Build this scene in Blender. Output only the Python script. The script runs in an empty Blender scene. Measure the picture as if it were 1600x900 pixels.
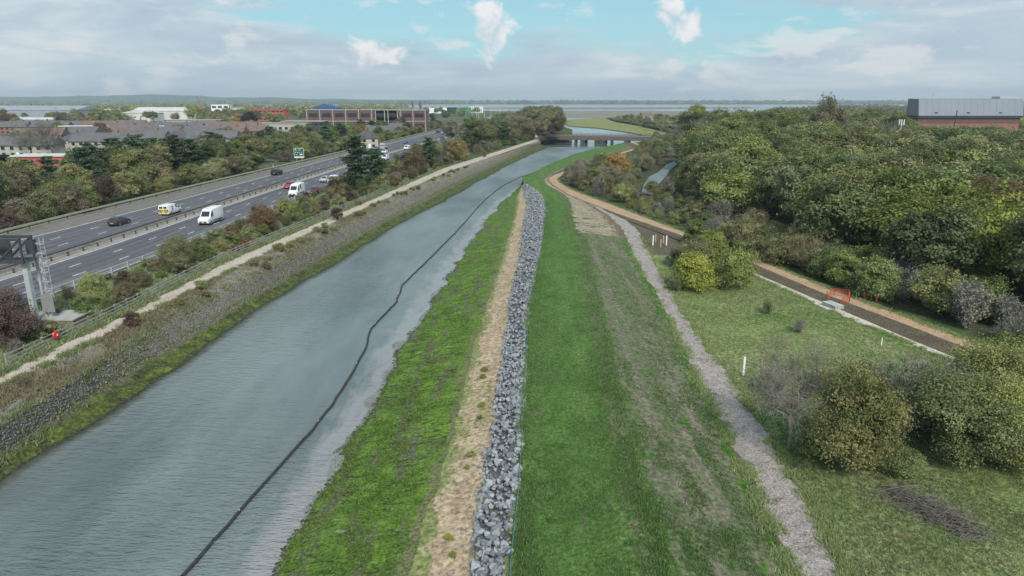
import bpy, math, random
import numpy as np
random.seed(7)
RNG = np.random.default_rng(11)
SC = bpy.context.scene
COL = SC.collection
R = math.radians

# ------------------------------------------------------------------ camera
CAM_H = 24.0
FPX = 1067.0                       # focal length in pixels of a 1600 px wide frame
PITCH = math.atan(293.0 / FPX)
cd = bpy.data.cameras.new('camera')
cd.sensor_width = 36.0
cd.lens = 36.0 * FPX / 1600.0
cd.clip_start = 0.5
cd.clip_end = 40000.0
cam = bpy.data.objects.new('camera', cd)
cam.location = (0, 0, CAM_H)
cam.rotation_euler = (math.pi / 2 - PITCH, 0, 0)
COL.objects.link(cam)
SC.camera = cam

# ------------------------------------------------------------------ sky, sun, exposure
SUN_EL, SUN_AZ = R(42), R(163)         # azimuth from +Y towards +X: behind the camera, on its right
world = bpy.data.worlds.new('World')
SC.world = world
world.use_nodes = True
wt = world.node_tree
wt.nodes.clear()
def wn(t, **kw):
    n = wt.nodes.new(t)
    for k, v in kw.items():
        setattr(n, k, v)
    return n
def wl(a, b):
    wt.links.new(a, b)
def wmath(op, a, b=None, c=None, clamp=False):
    n = wn('ShaderNodeMath', operation=op)
    n.use_clamp = clamp
    for i, v in enumerate((a, b, c)):
        if v is None:
            continue
        if isinstance(v, (int, float)):
            n.inputs[i].default_value = v
        else:
            wl(v, n.inputs[i])
    return n.outputs[0]
def wramp(val, stops):
    n = wn('ShaderNodeValToRGB')
    el = n.color_ramp.elements
    while len(el) < len(stops):
        el.new(0.5)
    for e, (p, c) in zip(el, stops):
        e.position = p
        e.color = (c[0], c[1], c[2], 1) if not isinstance(c, (int, float)) else (c, c, c, 1)
    wl(val, n.inputs[0])
    return n.outputs[0]
def wmix(f, a, b):
    n = wn('ShaderNodeMix', data_type='RGBA')
    for s, v in ((n.inputs[0], f), (n.inputs[6], a), (n.inputs[7], b)):
        if isinstance(v, (int, float)):
            s.default_value = v
        elif isinstance(v, tuple):
            s.default_value = (v[0], v[1], v[2], 1)
        else:
            wl(v, s)
    return n.outputs[2]
sky = wn('ShaderNodeTexSky', sky_type='NISHITA')
sky.sun_disc = False
sky.sun_elevation = SUN_EL
sky.sun_rotation = SUN_AZ
sky.air_density = 1.0
sky.dust_density = 0.6
sky.ozone_density = 1.0
tc = wn('ShaderNodeTexCoord')
sep = wn('ShaderNodeSeparateXYZ')
wl(tc.outputs['Generated'], sep.inputs[0])
dx, dy, dz = sep.outputs
def wnoise(sx, sy, sz, off, detail, rough, dist=0.0):
    mp = wn('ShaderNodeMapping')
    mp.inputs['Scale'].default_value = (sx, sy, sz)
    mp.inputs['Location'].default_value = off
    wl(tc.outputs['Generated'], mp.inputs[0])
    n = wn('ShaderNodeTexNoise')
    n.inputs['Scale'].default_value = 1.0
    n.inputs['Detail'].default_value = detail
    n.inputs['Roughness'].default_value = rough
    n.inputs['Distortion'].default_value = dist
    wl(mp.outputs[0], n.inputs['Vector'])
    return n.outputs['Fac']
def spot(az_px, el_px, wa, we):
    """soft gaussian-like bump round a direction (given as a picture position), used to place a cloud of the sky"""
    a = math.atan((az_px - 800) / FPX)
    v = (450 - el_px) / FPX
    d = (math.sin(a), math.cos(a), math.tan(math.atan(v) - PITCH))
    ex = wmath('DIVIDE', wmath('SUBTRACT', wmath('DIVIDE', dx, dy), math.tan(a)), wa / FPX)
    ez = wmath('DIVIDE', wmath('SUBTRACT', dz, math.sin(math.atan(v) - PITCH)), we / FPX)
    r2 = wmath('ADD', wmath('MULTIPLY', ex, ex), wmath('MULTIPLY', ez, ez))
    g = wmath('DIVIDE', 1.0, wmath('ADD', 1.0, wmath('MULTIPLY', r2, r2)))
    return wmath('MULTIPLY', g, wmath('GREATER_THAN', dy, 0.0))
blue = wmix(0.72, sky.outputs[0], (2.1, 4.6, 5.3))
# broad grey stratocumulus
n1 = wnoise(3.2, 3.2, 19.0, (1.3, 0.2, 0.35), 8, 0.6, 0.35)
bias = wmath('ADD', wmath('MULTIPLY', spot(170, 55, 420, 60), 0.24), wmath('MULTIPLY', spot(1560, 60, 330, 80), 0.2))
bias = wmath('SUBTRACT', bias, wmath('MULTIPLY', spot(640, 8, 330, 55), 0.22))
bias = wmath('SUBTRACT', bias, wmath('MULTIPLY', spot(1130, 62, 170, 34), 0.12))
# near the horizon the cloud layers overlap into one pale veil
veil = wmath('SUBTRACT', 0.20, wmath('MULTIPLY', wmath('ABSOLUTE', dz), 2.6), clamp=True)
m1 = wramp(wmath('ADD', wmath('ADD', n1, bias), veil), [(0.45, 0.0), (0.60, 1.0)])
n1b = wnoise(4.2, 4.2, 24.0, (4.1, 7.2, 0.1), 8, 0.62, 0.4)
grey = wramp(n1b, [(0.34, (3.15, 3.9, 4.7)), (0.50, (4.0, 4.65, 5.25)), (0.64, (5.5, 5.75, 6.0))])
c1 = wmix(wmath('MULTIPLY', m1, 0.88), blue, grey)
# small cumulus heads, bright on top
n2 = wnoise(13.0, 13.0, 36.0, (2.2, 5.1, 1.7), 8, 0.6, 0.35)
n2b = wnoise(4.0, 4.0, 12.0, (8.0, 1.0, 3.0), 2, 0.5)
cum = wmath('ADD', n2, wmath('MULTIPLY', wmath('SUBTRACT', n2b, 0.5), 0.7))
m2 = wramp(cum, [(0.56, 0.0), (0.67, 1.0)])
c2 = wmix(wmath('MULTIPLY', m2, 0.6), c1, (6.2, 6.2, 6.25))
# the tall cumulus towers
n3 = wnoise(26.0, 26.0, 30.0, (0.3, 0.9, 2.1), 8, 0.62, 0.5)
tow = wmath('MAXIMUM', spot(768, 45, 27, 38), wmath('MAXIMUM', spot(1030, 18, 22, 26), wmath('MAXIMUM', spot(1058, 45, 30, 22), spot(590, 88, 50, 17))))
m3 = wramp(wmath('ADD', tow, wmath('MULTIPLY', wmath('SUBTRACT', n3, 0.5), 2.6)), [(0.42, 0.0), (0.85, 1.0)])
tcol = wramp(n3, [(0.36, (4.9, 5.2, 5.6)), (0.58, (6.9, 6.85, 6.8))])
c3 = wmix(wmath('MULTIPLY', m3, 0.9), c2, tcol)
bg = wn('ShaderNodeBackground')
bg.inputs["Strength"].default_value = 0.096
wl(c3, bg.inputs['Color'])
wo = wn('ShaderNodeOutputWorld')
wl(bg.outputs[0], wo.inputs['Surface'])

sl = bpy.data.lights.new('sun', 'SUN')
sl.energy = 2.9
sl.angle = R(14)
sl.color = (1.0, 0.95, 0.87)
sun = bpy.data.objects.new('sun', sl)
sd = (math.sin(SUN_AZ) * math.cos(SUN_EL), math.cos(SUN_AZ) * math.cos(SUN_EL), math.sin(SUN_EL))
from mathutils import Vector, Matrix, Euler
sun.rotation_euler = Vector(sd).to_track_quat('Z', 'Y').to_euler()
sun.location = (30, -90, 120)
COL.objects.link(sun)

SC.view_settings.view_transform = 'Standard'
SC.view_settings.look = 'None'
SC.view_settings.exposure = 0.5
SC.view_settings.gamma = 1.0
SC.view_settings.use_curve_mapping = False
SC.cycles.use_denoising = True
SC.cycles.max_bounces = 5
SC.cycles.diffuse_bounces = 2
SC.cycles.glossy_bounces = 2
SC.cycles.transmission_bounces = 2
SC.cycles.transparent_max_bounces = 4
SC.cycles.volume_bounces = 0
SC.cycles.caustics_reflective = False
SC.cycles.caustics_refractive = False

# ------------------------------------------------------------------ helpers
def at(px, py, z=0.0):
    """world point at height z that the photograph shows at pixel (px, py)"""
    u = (px - 800) / FPX
    v = (450 - py) / FPX
    dyy = math.cos(PITCH) + math.sin(PITCH) * v
    dzz = -math.sin(PITCH) + math.cos(PITCH) * v
    t = (CAM_H - z) / (-dzz)
    return Vector((u * t, dyy * t, z))

def tag(o, label=None, cat=None, group=None, kind=None):
    if label: o['label'] = label
    if cat: o['category'] = cat
    if group: o['group'] = group
    if kind: o['kind'] = kind
    return o

def empty(name, loc=(0, 0, 0), rz=0.0, label=None, cat=None, group=None):
    o = bpy.data.objects.new(name, None)
    o.empty_display_size = 0.3
    o.location = loc
    o.rotation_euler = (0, 0, rz)
    COL.objects.link(o)
    return tag(o, label, cat, group)

def link_mesh(name, me, mat=None, parent=None, smooth=None):
    o = bpy.data.objects.new(name, me)
    if mat is not None:
        if len(me.materials) == 0:
            me.materials.append(mat)
        elif me.materials[0] != mat:
            o.material_slots[0].link = 'OBJECT'
            o.material_slots[0].material = mat
    COL.objects.link(o)
    if parent is not None:
        o.parent = parent
    if smooth is not None:
        me.polygons.foreach_set('use_smooth', [True] * len(me.polygons))
        if smooth < 3.1:
            me.set_sharp_from_angle(angle=smooth)
    return o

def np_mesh(name, V, Fc, rnd=None, smooth=False):
    """mesh from a vertex array and an (n, 3) or (n, 4) face array"""
    V = np.asarray(V, dtype=np.float32)
    Fc = np.asarray(Fc, dtype=np.int32)
    k = Fc.shape[1]
    me = bpy.data.meshes.new(name)
    me.vertices.add(len(V)); me.vertices.foreach_set('co', V.ravel())
    me.loops.add(Fc.size); me.loops.foreach_set('vertex_index', Fc.ravel())
    me.polygons.add(len(Fc))
    me.polygons.foreach_set('loop_start', np.arange(0, Fc.size, k, dtype=np.int32))
    if smooth:
        me.polygons.foreach_set('use_smooth', np.ones(len(Fc), dtype=bool))
    me.update(calc_edges=True)
    if rnd is not None:
        a = me.attributes.new('rnd', 'FLOAT', 'FACE')
        a.data.foreach_set('value', np.asarray(rnd, dtype=np.float32))
    return me

class MB:
    """collects simple solids; build() links them as ONE mesh object"""
    def __init__(s):
        s.v = []; s.f = []
    def add(s, vs, fs):
        b = len(s.v)
        s.v.extend([tuple(p) for p in vs])
        s.f.extend([tuple(i + b for i in f) for f in fs])
        return s
    def box(s, c, d, rz=0.0, taper=1.0):
        x, y, z = d[0] / 2, d[1] / 2, d[2] / 2
        ca, sa = math.cos(rz), math.sin(rz)
        vs = []
        for zz, k in ((-z, 1.0), (z, taper)):
            for xx, yy in ((-x, -y), (x, -y), (x, y), (-x, y)):
                xx *= k; yy *= k
                vs.append((c[0] + xx * ca - yy * sa, c[1] + xx * sa + yy * ca, c[2] + zz))
        return s.add(vs, [(3, 2, 1, 0), (4, 5, 6, 7), (0, 1, 5, 4), (1, 2, 6, 5), (2, 3, 7, 6), (3, 0, 4, 7)])
    def bar(s, a, b, w, h):
        """box beam from a to b, w wide and h high"""
        a = Vector(a); b = Vector(b); d = (b - a)
        if d.length < 1e-6: return s
        d.normalize()
        up = Vector((0, 0, 1))
        if abs(d.z) > 0.95: up = Vector((0, 1, 0))
        sx = d.cross(up).normalized(); uz = sx.cross(d).normalized()
        vs = []
        for p in (a, b):
            for i, j in ((-1, -1), (1, -1), (1, 1), (-1, 1)):
                vs.append(p + sx * (w / 2 * i) + uz * (h / 2 * j))
        return s.add(vs, [(0, 1, 2, 3), (7, 6, 5, 4), (0, 4, 5, 1), (1, 5, 6, 2), (2, 6, 7, 3), (3, 7, 4, 0)])
    def tube(s, a, b, r0, r1=None, n=6, caps=True):
        r1 = r0 if r1 is None else r1
        a = Vector(a); b = Vector(b); d = (b - a)
        if d.length < 1e-6: return s
        d.normalize()
        up = Vector((0, 0, 1)) if abs(d.z) < 0.9 else Vector((1, 0, 0))
        sx = d.cross(up).normalized(); uz = sx.cross(d)
        vs = []
        for p, r in ((a, r0), (b, r1)):
            for i in range(n):
                t = 2 * math.pi * i / n
                vs.append(p + sx * (r * math.cos(t)) + uz * (r * math.sin(t)))
        fs = [(i, (i + 1) % n, n + (i + 1) % n, n + i) for i in range(n)]
        if caps:
            fs += [tuple(reversed(range(n))), tuple(range(n, 2 * n))]
        return s.add(vs, fs)
    def prism(s, poly, z0, z1):
        n = len(poly)
        vs = [(p[0], p[1], z0) for p in poly] + [(p[0], p[1], z1) for p in poly]
        fs = [(i, (i + 1) % n, n + (i + 1) % n, n + i) for i in range(n)]
        return s.add(vs, fs + [tuple(reversed(range(n))), tuple(range(n, 2 * n))])
    def mesh(s, name):
        me = bpy.data.meshes.new(name)
        me.from_pydata(s.v, [], s.f)
        me.update()
        return me
    def build(s, name, mat, parent=None, smooth=None, world=False):
        """world=True: the collected points are world points, moved into the parent's frame"""
        if world and parent is not None:
            M = (Matrix.Translation(parent.location) @ Euler(parent.rotation_euler).to_matrix().to_4x4()).inverted()
            s.v = [tuple(M @ Vector(p)) for p in s.v]
        return link_mesh(name, s.mesh(name), mat, parent, smooth)

def copy_tree(o, parent=None):
    c = o.copy(); COL.objects.link(c); c.parent = parent
    for ch in o.children:
        copy_tree(ch, c)
    return c

def vnoise(x, y, seed=0):
    """smooth value noise in 0..1"""
    x = np.asarray(x, float); y = np.asarray(y, float)
    xi = np.floor(x).astype(np.int64); yi = np.floor(y).astype(np.int64)
    fx = x - xi; fy = y - yi
    fx = fx * fx * (3 - 2 * fx); fy = fy * fy * (3 - 2 * fy)
    def h(a, b):
        n = (a * 374761393 + b * 668265263 + seed * 982451653) & 0x7fffffff
        n = ((n ^ (n >> 13)) * 1274126177) & 0x7fffffff
        return ((n ^ (n >> 16)) & 0xffff) / 65535.0
    return (h(xi, yi) * (1 - fx) + h(xi + 1, yi) * fx) * (1 - fy) + (h(xi, yi + 1) * (1 - fx) + h(xi + 1, yi + 1) * fx) * fy
def fbm(x, y, seed=0, o=4):
    s = 0; a = 0.5; t = 0
    for k in range(o):
        s = s + a * vnoise(x * 2 ** k, y * 2 ** k, seed + k); t += a; a *= 0.5
    return s / t

# ------------------------------------------------------------------ materials
class NT:
    def __init__(s, name):
        s.m = bpy.data.materials.new(name); s.m.use_nodes = True
        s.t = s.m.node_tree; s.t.nodes.clear()
        s.out = s.n('ShaderNodeOutputMaterial')
        g = s.n('ShaderNodeNewGeometry'); s.pos = g.outputs['Position']
    def n(s, t, **kw):
        n = s.t.nodes.new(t)
        for k, v in kw.items(): setattr(n, k, v)
        return n
    def set(s, sock, v):
        if isinstance(v, (int, float)): sock.default_value = v
        elif isinstance(v, tuple): sock.default_value = (v[0], v[1], v[2], 1) if len(sock.default_value) == 4 else v
        else: s.t.links.new(v, sock)
    def noise(s, scale, detail=4, rough=0.55, vec=None, stretch=None, dist=0.0, rot=0.0):
        n = s.n('ShaderNodeTexNoise')
        n.inputs['Scale'].default_value = scale; n.inputs['Detail'].default_value = detail
        n.inputs['Roughness'].default_value = rough; n.inputs['Distortion'].default_value = dist
        v = s.pos if vec is None else vec
        if stretch or rot:
            mp = s.n('ShaderNodeMapping')
            mp.inputs['Scale'].default_value = stretch or (1, 1, 1)
            mp.inputs['Rotation'].default_value = (0, 0, rot)
            s.t.links.new(v, mp.inputs[0]); v = mp.outputs[0]
        s.t.links.new(v, n.inputs['Vector'])
        return n.outputs['Fac']
    def voro(s, scale, feature='F1', vec=None):
        n = s.n('ShaderNodeTexVoronoi', feature=feature)
        n.inputs['Scale'].default_value = scale
        s.t.links.new(s.pos if vec is None else vec, n.inputs['Vector'])
        return n
    def ramp(s, v, stops, interp='LINEAR'):
        n = s.n('ShaderNodeValToRGB'); n.color_ramp.interpolation = interp
        el = n.color_ramp.elements
        while len(el) < len(stops): el.new(0.5)
        for e, (p, c) in zip(el, stops):
            e.position = p
            e.color = (c, c, c, 1) if isinstance(c, (int, float)) else (c[0], c[1], c[2], 1)
        s.t.links.new(v, n.inputs[0])
        return n.outputs[0]
    def mix(s, f, a, b, blend='MIX'):
        n = s.n('ShaderNodeMix', data_type='RGBA', blend_type=blend)
        s.set(n.inputs[0], f); s.set(n.inputs[6], a); s.set(n.inputs[7], b)
        return n.outputs[2]
    def math(s, op, a, b=0.0, clamp=False):
        n = s.n('ShaderNodeMath', operation=op); n.use_clamp = clamp
        s.set(n.inputs[0], a); s.set(n.inputs[1], b)
        return n.outputs[0]
    def attr(s, name):
        n = s.n('ShaderNodeAttribute'); n.attribute_name = name
        return n.outputs['Fac']
    def obj_random(s):
        return s.n('ShaderNodeObjectInfo').outputs['Random']
    def bump(s, h, strength=0.5, dist=0.05, normal=None):
        n = s.n('ShaderNodeBump')
        n.inputs['Strength'].default_value = strength; n.inputs['Distance'].default_value = dist
        s.t.links.new(h, n.inputs['Height'])
        if normal is not None: s.t.links.new(normal, n.inputs['Normal'])
        return n.outputs[0]
    def bsdf(s, color, rough=0.8, normal=None, metal=0.0, spec=0.3, ior=None, **kw):
        b = s.n('ShaderNodeBsdfPrincipled')
        s.set(b.inputs['Base Color'], color); s.set(b.inputs['Roughness'], rough); s.set(b.inputs['Metallic'], metal)
        b.inputs['Specular IOR Level'].default_value = spec
        if ior: b.inputs['IOR'].default_value = ior
        if normal is not None: s.t.links.new(normal, b.inputs['Normal'])
        s.t.links.new(b.outputs[0], s.out.inputs['Surface'])
        return s.m

def plain(name, color, rough=0.6, metal=0.0, spec=0.4, var=0.12, scale=3.0, bump=0.0):
    t = NT(name)
    n = t.noise(scale, 4)
    c = t.mix(1.0, color, t.ramp(n, [(0.3, 1 - var), (0.7, 1 + var * 0.6)]), 'MULTIPLY')
    nb = t.bump(t.noise(scale * 8, 3), bump, 0.02) if bump else None
    return t.bsdf(c, rough, nb, metal, spec)

def ground_mat(name, stops, scale, patches=(), stretch=None, fine=None, rough=0.95, bump=0.6, bdist=0.08, bscale=9.0, left=None, right=None, tracks=False, mott=(0.5, 1.5)):
    """stops: main colour ramp over a noise; patches: (colour, scale, lo, hi, stretch) laid over it by more noises"""
    t = NT(name)
    c = t.ramp(t.noise(scale, 6, 0.62, stretch=stretch), stops)
    for k, (pc, ps, lo, hi, st) in enumerate(patches):
        c = t.mix(t.ramp(t.noise(ps, 5, 0.6, stretch=st, dist=0.3), [(lo, 0.0), (hi, 1.0)]), c, pc)
    if left or right:               # neighbours creep in over the edges of the strip (u runs 0..1 across it)
        u = t.attr('u'); en = t.math('SUBTRACT', t.noise(1.1, 6, 0.68, stretch=(1, 0.5, 1)), 0.5)
        for e, v in ((left, u), (right, t.math('SUBTRACT', 1.0, u))):
            if e:
                ec, ext, wob = e
                k = t.math('DIVIDE', t.math('SUBTRACT', t.math('ADD', ext, t.math('MULTIPLY', en, wob)), v), ext * 0.45)
                c = t.mix(t.math('MULTIPLY', k, 1.0, True), c, ec)
    f = t.noise(bscale, 5, 0.65)
    c = t.mix(1.0, c, t.ramp(f, [(0.34, mott[0]), (0.66, mott[1])]), 'MULTIPLY')
    if tracks:                      # worn wheel tracks along the lanes
        w = t.math('SINE', t.math('MULTIPLY', t.math('ADD', t.attr('u'), -0.04), 37.7))
        c = t.mix(1.0, c, t.ramp(t.math('ADD', t.math('MULTIPLY', w, 0.5), 0.5), [(0.2, 0.84), (0.8, 1.08)]), 'MULTIPLY')
    return t.bsdf(c, rough, t.bump(f, bump, bdist), 0.0, 0.15)

M = {}
M['asphalt'] = ground_mat('asphalt', [(0.3, (0.10, 0.098, 0.112)), (0.7, (0.142, 0.139, 0.155))], 0.5, [((0.09, 0.089, 0.10), 0.35, 0.52, 0.7, (3.0, 0.06, 1))], stretch=(1.6, 0.05, 1), bump=0.15, bdist=0.01, bscale=1.2, tracks=True, mott=(0.86, 1.14))
M['shoulder'] = ground_mat('hard_shoulder', [(0.3, (0.15, 0.135, 0.125)), (0.7, (0.21, 0.19, 0.17))], 0.6, [((0.12, 0.11, 0.10), 0.4, 0.5, 0.7, (2, 0.1, 1))], bump=0.2, bdist=0.02)
M['reserve'] = ground_mat('reserve_concrete', [(0.3, (0.26, 0.235, 0.215)), (0.7, (0.36, 0.33, 0.30))], 0.8, [((0.16, 0.14, 0.12), 0.7, 0.55, 0.75, (1, 0.15, 1))], bump=0.2, bdist=0.02)
M['paint'] = plain('road_paint', (0.66, 0.66, 0.66), 0.7, var=0.35, scale=1.5)
M['towpath'] = ground_mat('towpath_gravel', [(0.3, (0.38, 0.315, 0.265)), (0.7, (0.50, 0.42, 0.36))], 0.5, [((0.27, 0.235, 0.19), 0.45, 0.56, 0.75, (1, 0.25, 1)), ((0.19, 0.19, 0.12), 0.8, 0.64, 0.8, None)], bump=0.4, bdist=0.03, left=((0.13, 0.14, 0.07), 0.14, 0.5), right=((0.20, 0.18, 0.14), 0.14, 0.5))
M['sandpath'] = ground_mat('sandy_path', [(0.3, (0.36, 0.235, 0.15)), (0.7, (0.45, 0.30, 0.20))], 0.4, [((0.30, 0.20, 0.135), 0.5, 0.55, 0.75, (1, 0.3, 1))], bump=0.35, bdist=0.03, left=((0.17, 0.135, 0.09), 0.08, 0.3), right=((0.15, 0.13, 0.08), 0.10, 0.35))
M['verge'] = ground_mat('verge_grass', [(0.25, (0.035, 0.065, 0.02)), (0.55, (0.07, 0.10, 0.035)), (0.8, (0.13, 0.115, 0.07))], 0.45, bump=1.0, bdist=0.2, bscale=4)
M['scrub'] = ground_mat('stony_scrub', [(0.25, (0.11, 0.11, 0.065)), (0.5, (0.185, 0.165, 0.12)), (0.75, (0.25, 0.225, 0.18))], 0.5, [((0.235, 0.22, 0.20), 0.6, 0.5, 0.62, None), ((0.085, 0.11, 0.045), 0.4, 0.58, 0.72, None)], bump=1.0, bdist=0.12, bscale=5)
M['pitching'] = ground_mat('stone_pitching', [(0.3, (0.12, 0.108, 0.095)), (0.7, (0.19, 0.172, 0.152))], 0.7, [((0.13, 0.12, 0.07), 0.5, 0.54, 0.72, None)], bump=1.0, bdist=0.1, bscale=6, left=((0.19, 0.175, 0.125), 0.3, 0.9), right=((0.10, 0.115, 0.04), 0.22, 0.8))
M['algae_dark'] = ground_mat('weedy_stone', [(0.34, (0.042, 0.043, 0.026)), (0.52, (0.075, 0.098, 0.026)), (0.72, (0.13, 0.175, 0.034))], 0.9, [((0.05, 0.048, 0.034), 1.3, 0.54, 0.64, None)], bump=1.0, bdist=0.15, bscale=4, left=((0.12, 0.11, 0.085), 0.25, 1.0), right=((0.05, 0.052, 0.035), 0.16, 0.5))
M['algae'] = ground_mat('algae_bank', [(0.28, (0.056, 0.08, 0.025)), (0.46, (0.092, 0.16, 0.025)), (0.74, (0.145, 0.25, 0.035))], 0.55, [((0.115, 0.115, 0.07), 0.38, 0.50, 0.62, (2.0, 0.4, 1)), ((0.05, 0.065, 0.025), 1.5, 0.54, 0.64, (0.6, 1.6, 1)), ((0.22, 0.21, 0.18), 0.9, 0.64, 0.72, (1, 2, 1))], stretch=(0.7, 1.6, 1), bump=1.0, bdist=0.12, bscale=5, left=((0.085, 0.09, 0.055), 0.045, 0.22), right=((0.15, 0.15, 0.07), 0.07, 0.75))
M['mud'] = ground_mat('grey_mud', [(0.3, (0.15, 0.15, 0.14)), (0.7, (0.25, 0.245, 0.235))], 0.5, [((0.09, 0.095, 0.085), 0.6, 0.55, 0.68, None)], rough=0.45, bump=0.5, bdist=0.05)
M['sand'] = ground_mat('sandy_bank', [(0.3, (0.34, 0.25, 0.165)), (0.7, (0.45, 0.345, 0.24))], 0.5, [((0.24, 0.225, 0.10), 0.28, 0.56, 0.72, (1.5, 0.5, 1)), ((0.25, 0.18, 0.115), 1.4, 0.56, 0.72, None)], bump=1.0, bdist=0.1, bscale=3, left=((0.20, 0.215, 0.085), 0.26, 1.3), right=((0.26, 0.21, 0.16), 0.08, 0.3))
M['rockbed'] = ground_mat('rock_bed', [(0.3, (0.10, 0.10, 0.10)), (0.7, (0.17, 0.17, 0.17))], 2.0, bump=1.0)
M['grass'] = ground_mat('new_grass', [(0.25, (0.05, 0.105, 0.023)), (0.5, (0.078, 0.15, 0.034)), (0.75, (0.115, 0.19, 0.052))], 0.55, [((0.115, 0.18, 0.05), 0.25, 0.52, 0.70, (2.5, 0.12, 1)), ((0.13, 0.135, 0.075), 0.7, 0.60, 0.70, (1.2, 0.5, 1)), ((0.042, 0.085, 0.022), 0.9, 0.58, 0.68, None)], stretch=(1, 0.5, 1), bump=1.0, bdist=0.12, bscale=4.5, left=((0.075, 0.095, 0.035), 0.04, 0.15), right=((0.125, 0.135, 0.07), 0.20, 0.75))
M['sparse'] = ground_mat('sparse_grass', [(0.32, (0.075, 0.115, 0.04)), (0.50, (0.115, 0.13, 0.068)), (0.68, (0.16, 0.148, 0.105))], 0.9, [((0.18, 0.158, 0.122), 0.3, 0.49, 0.64, (2.2, 0.12, 1)), ((0.065, 0.13, 0.025), 1.2, 0.57, 0.66, (1.0, 0.6, 1))], bump=1.0, bdist=0.12, bscale=3.5, left=((0.07, 0.12, 0.03), 0.07, 0.4), right=((0.06, 0.125, 0.022), 0.12, 0.5))
M['soil'] = ground_mat('bare_soil', [(0.3, (0.24, 0.195, 0.14)), (0.7, (0.36, 0.30, 0.225))], 0.35, [((0.10, 0.135, 0.05), 0.8, 0.56, 0.62, (0.5, 1.4, 1))], bump=1.0, bdist=0.15, bscale=2.5, left=((0.07, 0.12, 0.03), 0.12, 0.6), right=((0.16, 0.12, 0.085), 0.22, 0.9))
M['darksoil'] = ground_mat('dark_topsoil', [(0.3, (0.085, 0.068, 0.048)), (0.7, (0.13, 0.105, 0.077))], 0.6, [((0.085, 0.095, 0.045), 0.4, 0.58, 0.74, None)], bump=0.9, bdist=0.06, bscale=5)
M['chips'] = ground_mat('wood_chips', [(0.3, (0.23, 0.19, 0.175)), (0.5, (0.33, 0.285, 0.27)), (0.75, (0.44, 0.39, 0.37))], 2.2, [((0.13, 0.095, 0.08), 0.7, 0.60, 0.72, None)], bump=1.0, bdist=0.1, bscale=8, left=((0.13, 0.10, 0.075), 0.07, 0.5), right=((0.13, 0.135, 0.07), 0.08, 0.5))
M['palestone'] = ground_mat('pale_gravel', [(0.3, (0.42, 0.36, 0.31)), (0.7, (0.56, 0.49, 0.43))], 1.0, bump=0.4)
M['meadow'] = ground_mat('meadow_grass', [(0.25, (0.12, 0.18, 0.05)), (0.5, (0.175, 0.22, 0.08)), (0.75, (0.25, 0.25, 0.12))], 0.28, [((0.20, 0.175, 0.095), 0.22, 0.56, 0.74, (1, 1.6, 1)), ((0.065, 0.155, 0.022), 0.16, 0.56, 0.70, None)], bump=1.0, bdist=0.14, bscale=3.5)
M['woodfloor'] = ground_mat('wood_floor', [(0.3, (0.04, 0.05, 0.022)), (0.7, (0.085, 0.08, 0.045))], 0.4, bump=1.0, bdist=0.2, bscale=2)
M['townland'] = ground_mat('town_ground', [(0.3, (0.06, 0.085, 0.035)), (0.6, (0.11, 0.115, 0.075)), (0.75, (0.17, 0.165, 0.155))], 0.03, bump=0.3, bscale=0.5)
M['marsh'] = ground_mat('salt_marsh', [(0.3, (0.14, 0.165, 0.055)), (0.5, (0.21, 0.215, 0.075)), (0.7, (0.24, 0.19, 0.11))], 0.03, stretch=(0.3, 1.2, 1), bump=0.3, bscale=0.4)
M['mudflat'] = ground_mat('tidal_mudflat', [(0.3, (0.15, 0.14, 0.11)), (0.6, (0.22, 0.20, 0.16)), (0.75, (0.29, 0.27, 0.23))], 0.012, stretch=(0.25, 1.2, 1), bump=0.2, bscale=0.2)
M['farland'] = ground_mat('far_land', [(0.3, (0.05, 0.075, 0.03)), (0.7, (0.10, 0.11, 0.06))], 0.006, bump=0.2, bscale=0.05)
# water: murky, rippled, mirrors the sky
t = NT('creek_water')
wv = t.noise(0.9, 3, 0.6, stretch=(0.7, 2.2, 1), rot=0.5)
wv2 = t.noise(2.6, 2, 0.55, stretch=(0.8, 2.2, 1), rot=0.25)
gust = t.ramp(t.noise(0.045, 4, 0.55, stretch=(1.5, 0.5, 1)), [(0.38, 0.12), (0.60, 1.15)])
sx = t.n('ShaderNodeSeparateXYZ'); t.t.links.new(t.pos, sx.inputs[0])
calm = t.ramp(t.math('DIVIDE', sx.outputs[1], 400.0), [(0.08, 1.0), (0.36, 0.45)])      # sheltered reach towards the bridge
hgt = t.math('MULTIPLY', t.math('MULTIPLY', t.math('ADD', wv, t.math('MULTIPLY', wv2, 0.45)), gust), calm)
murk = t.ramp(t.noise(0.06, 5, 0.6, stretch=(1.5, 0.45, 1)), [(0.36, (0.105, 0.125, 0.128)), (0.62, (0.185, 0.208, 0.212))])
# silt shows through the shallows along the right bank, weed along the left one
sh = t.math('ADD', t.attr('shallow'), t.math('MULTIPLY', t.math('SUBTRACT', t.noise(0.45, 5, 0.65, stretch=(1.6, 0.5, 1)), 0.5), 1.1))
murk = t.mix(t.ramp(sh, [(0.42, 0.0), (0.75, 0.85)]), murk, (0.27, 0.262, 0.262))
sw = t.math('ADD', t.attr('weedy'), t.math('MULTIPLY', t.math('SUBTRACT', t.noise(0.7, 4, 0.6), 0.5), 0.8))
murk = t.mix(t.ramp(sw, [(0.4, 0.0), (0.9, 0.8)]), murk, (0.045, 0.052, 0.03))
M['water'] = t.bsdf(murk, t.ramp(t.math('DIVIDE', sx.outputs[1], 400.0), [(0.10, 0.07), (0.42, 0.46)]), t.bump(hgt, 0.9, 0.24), 0.0, 0.5, ior=1.33)

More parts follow.
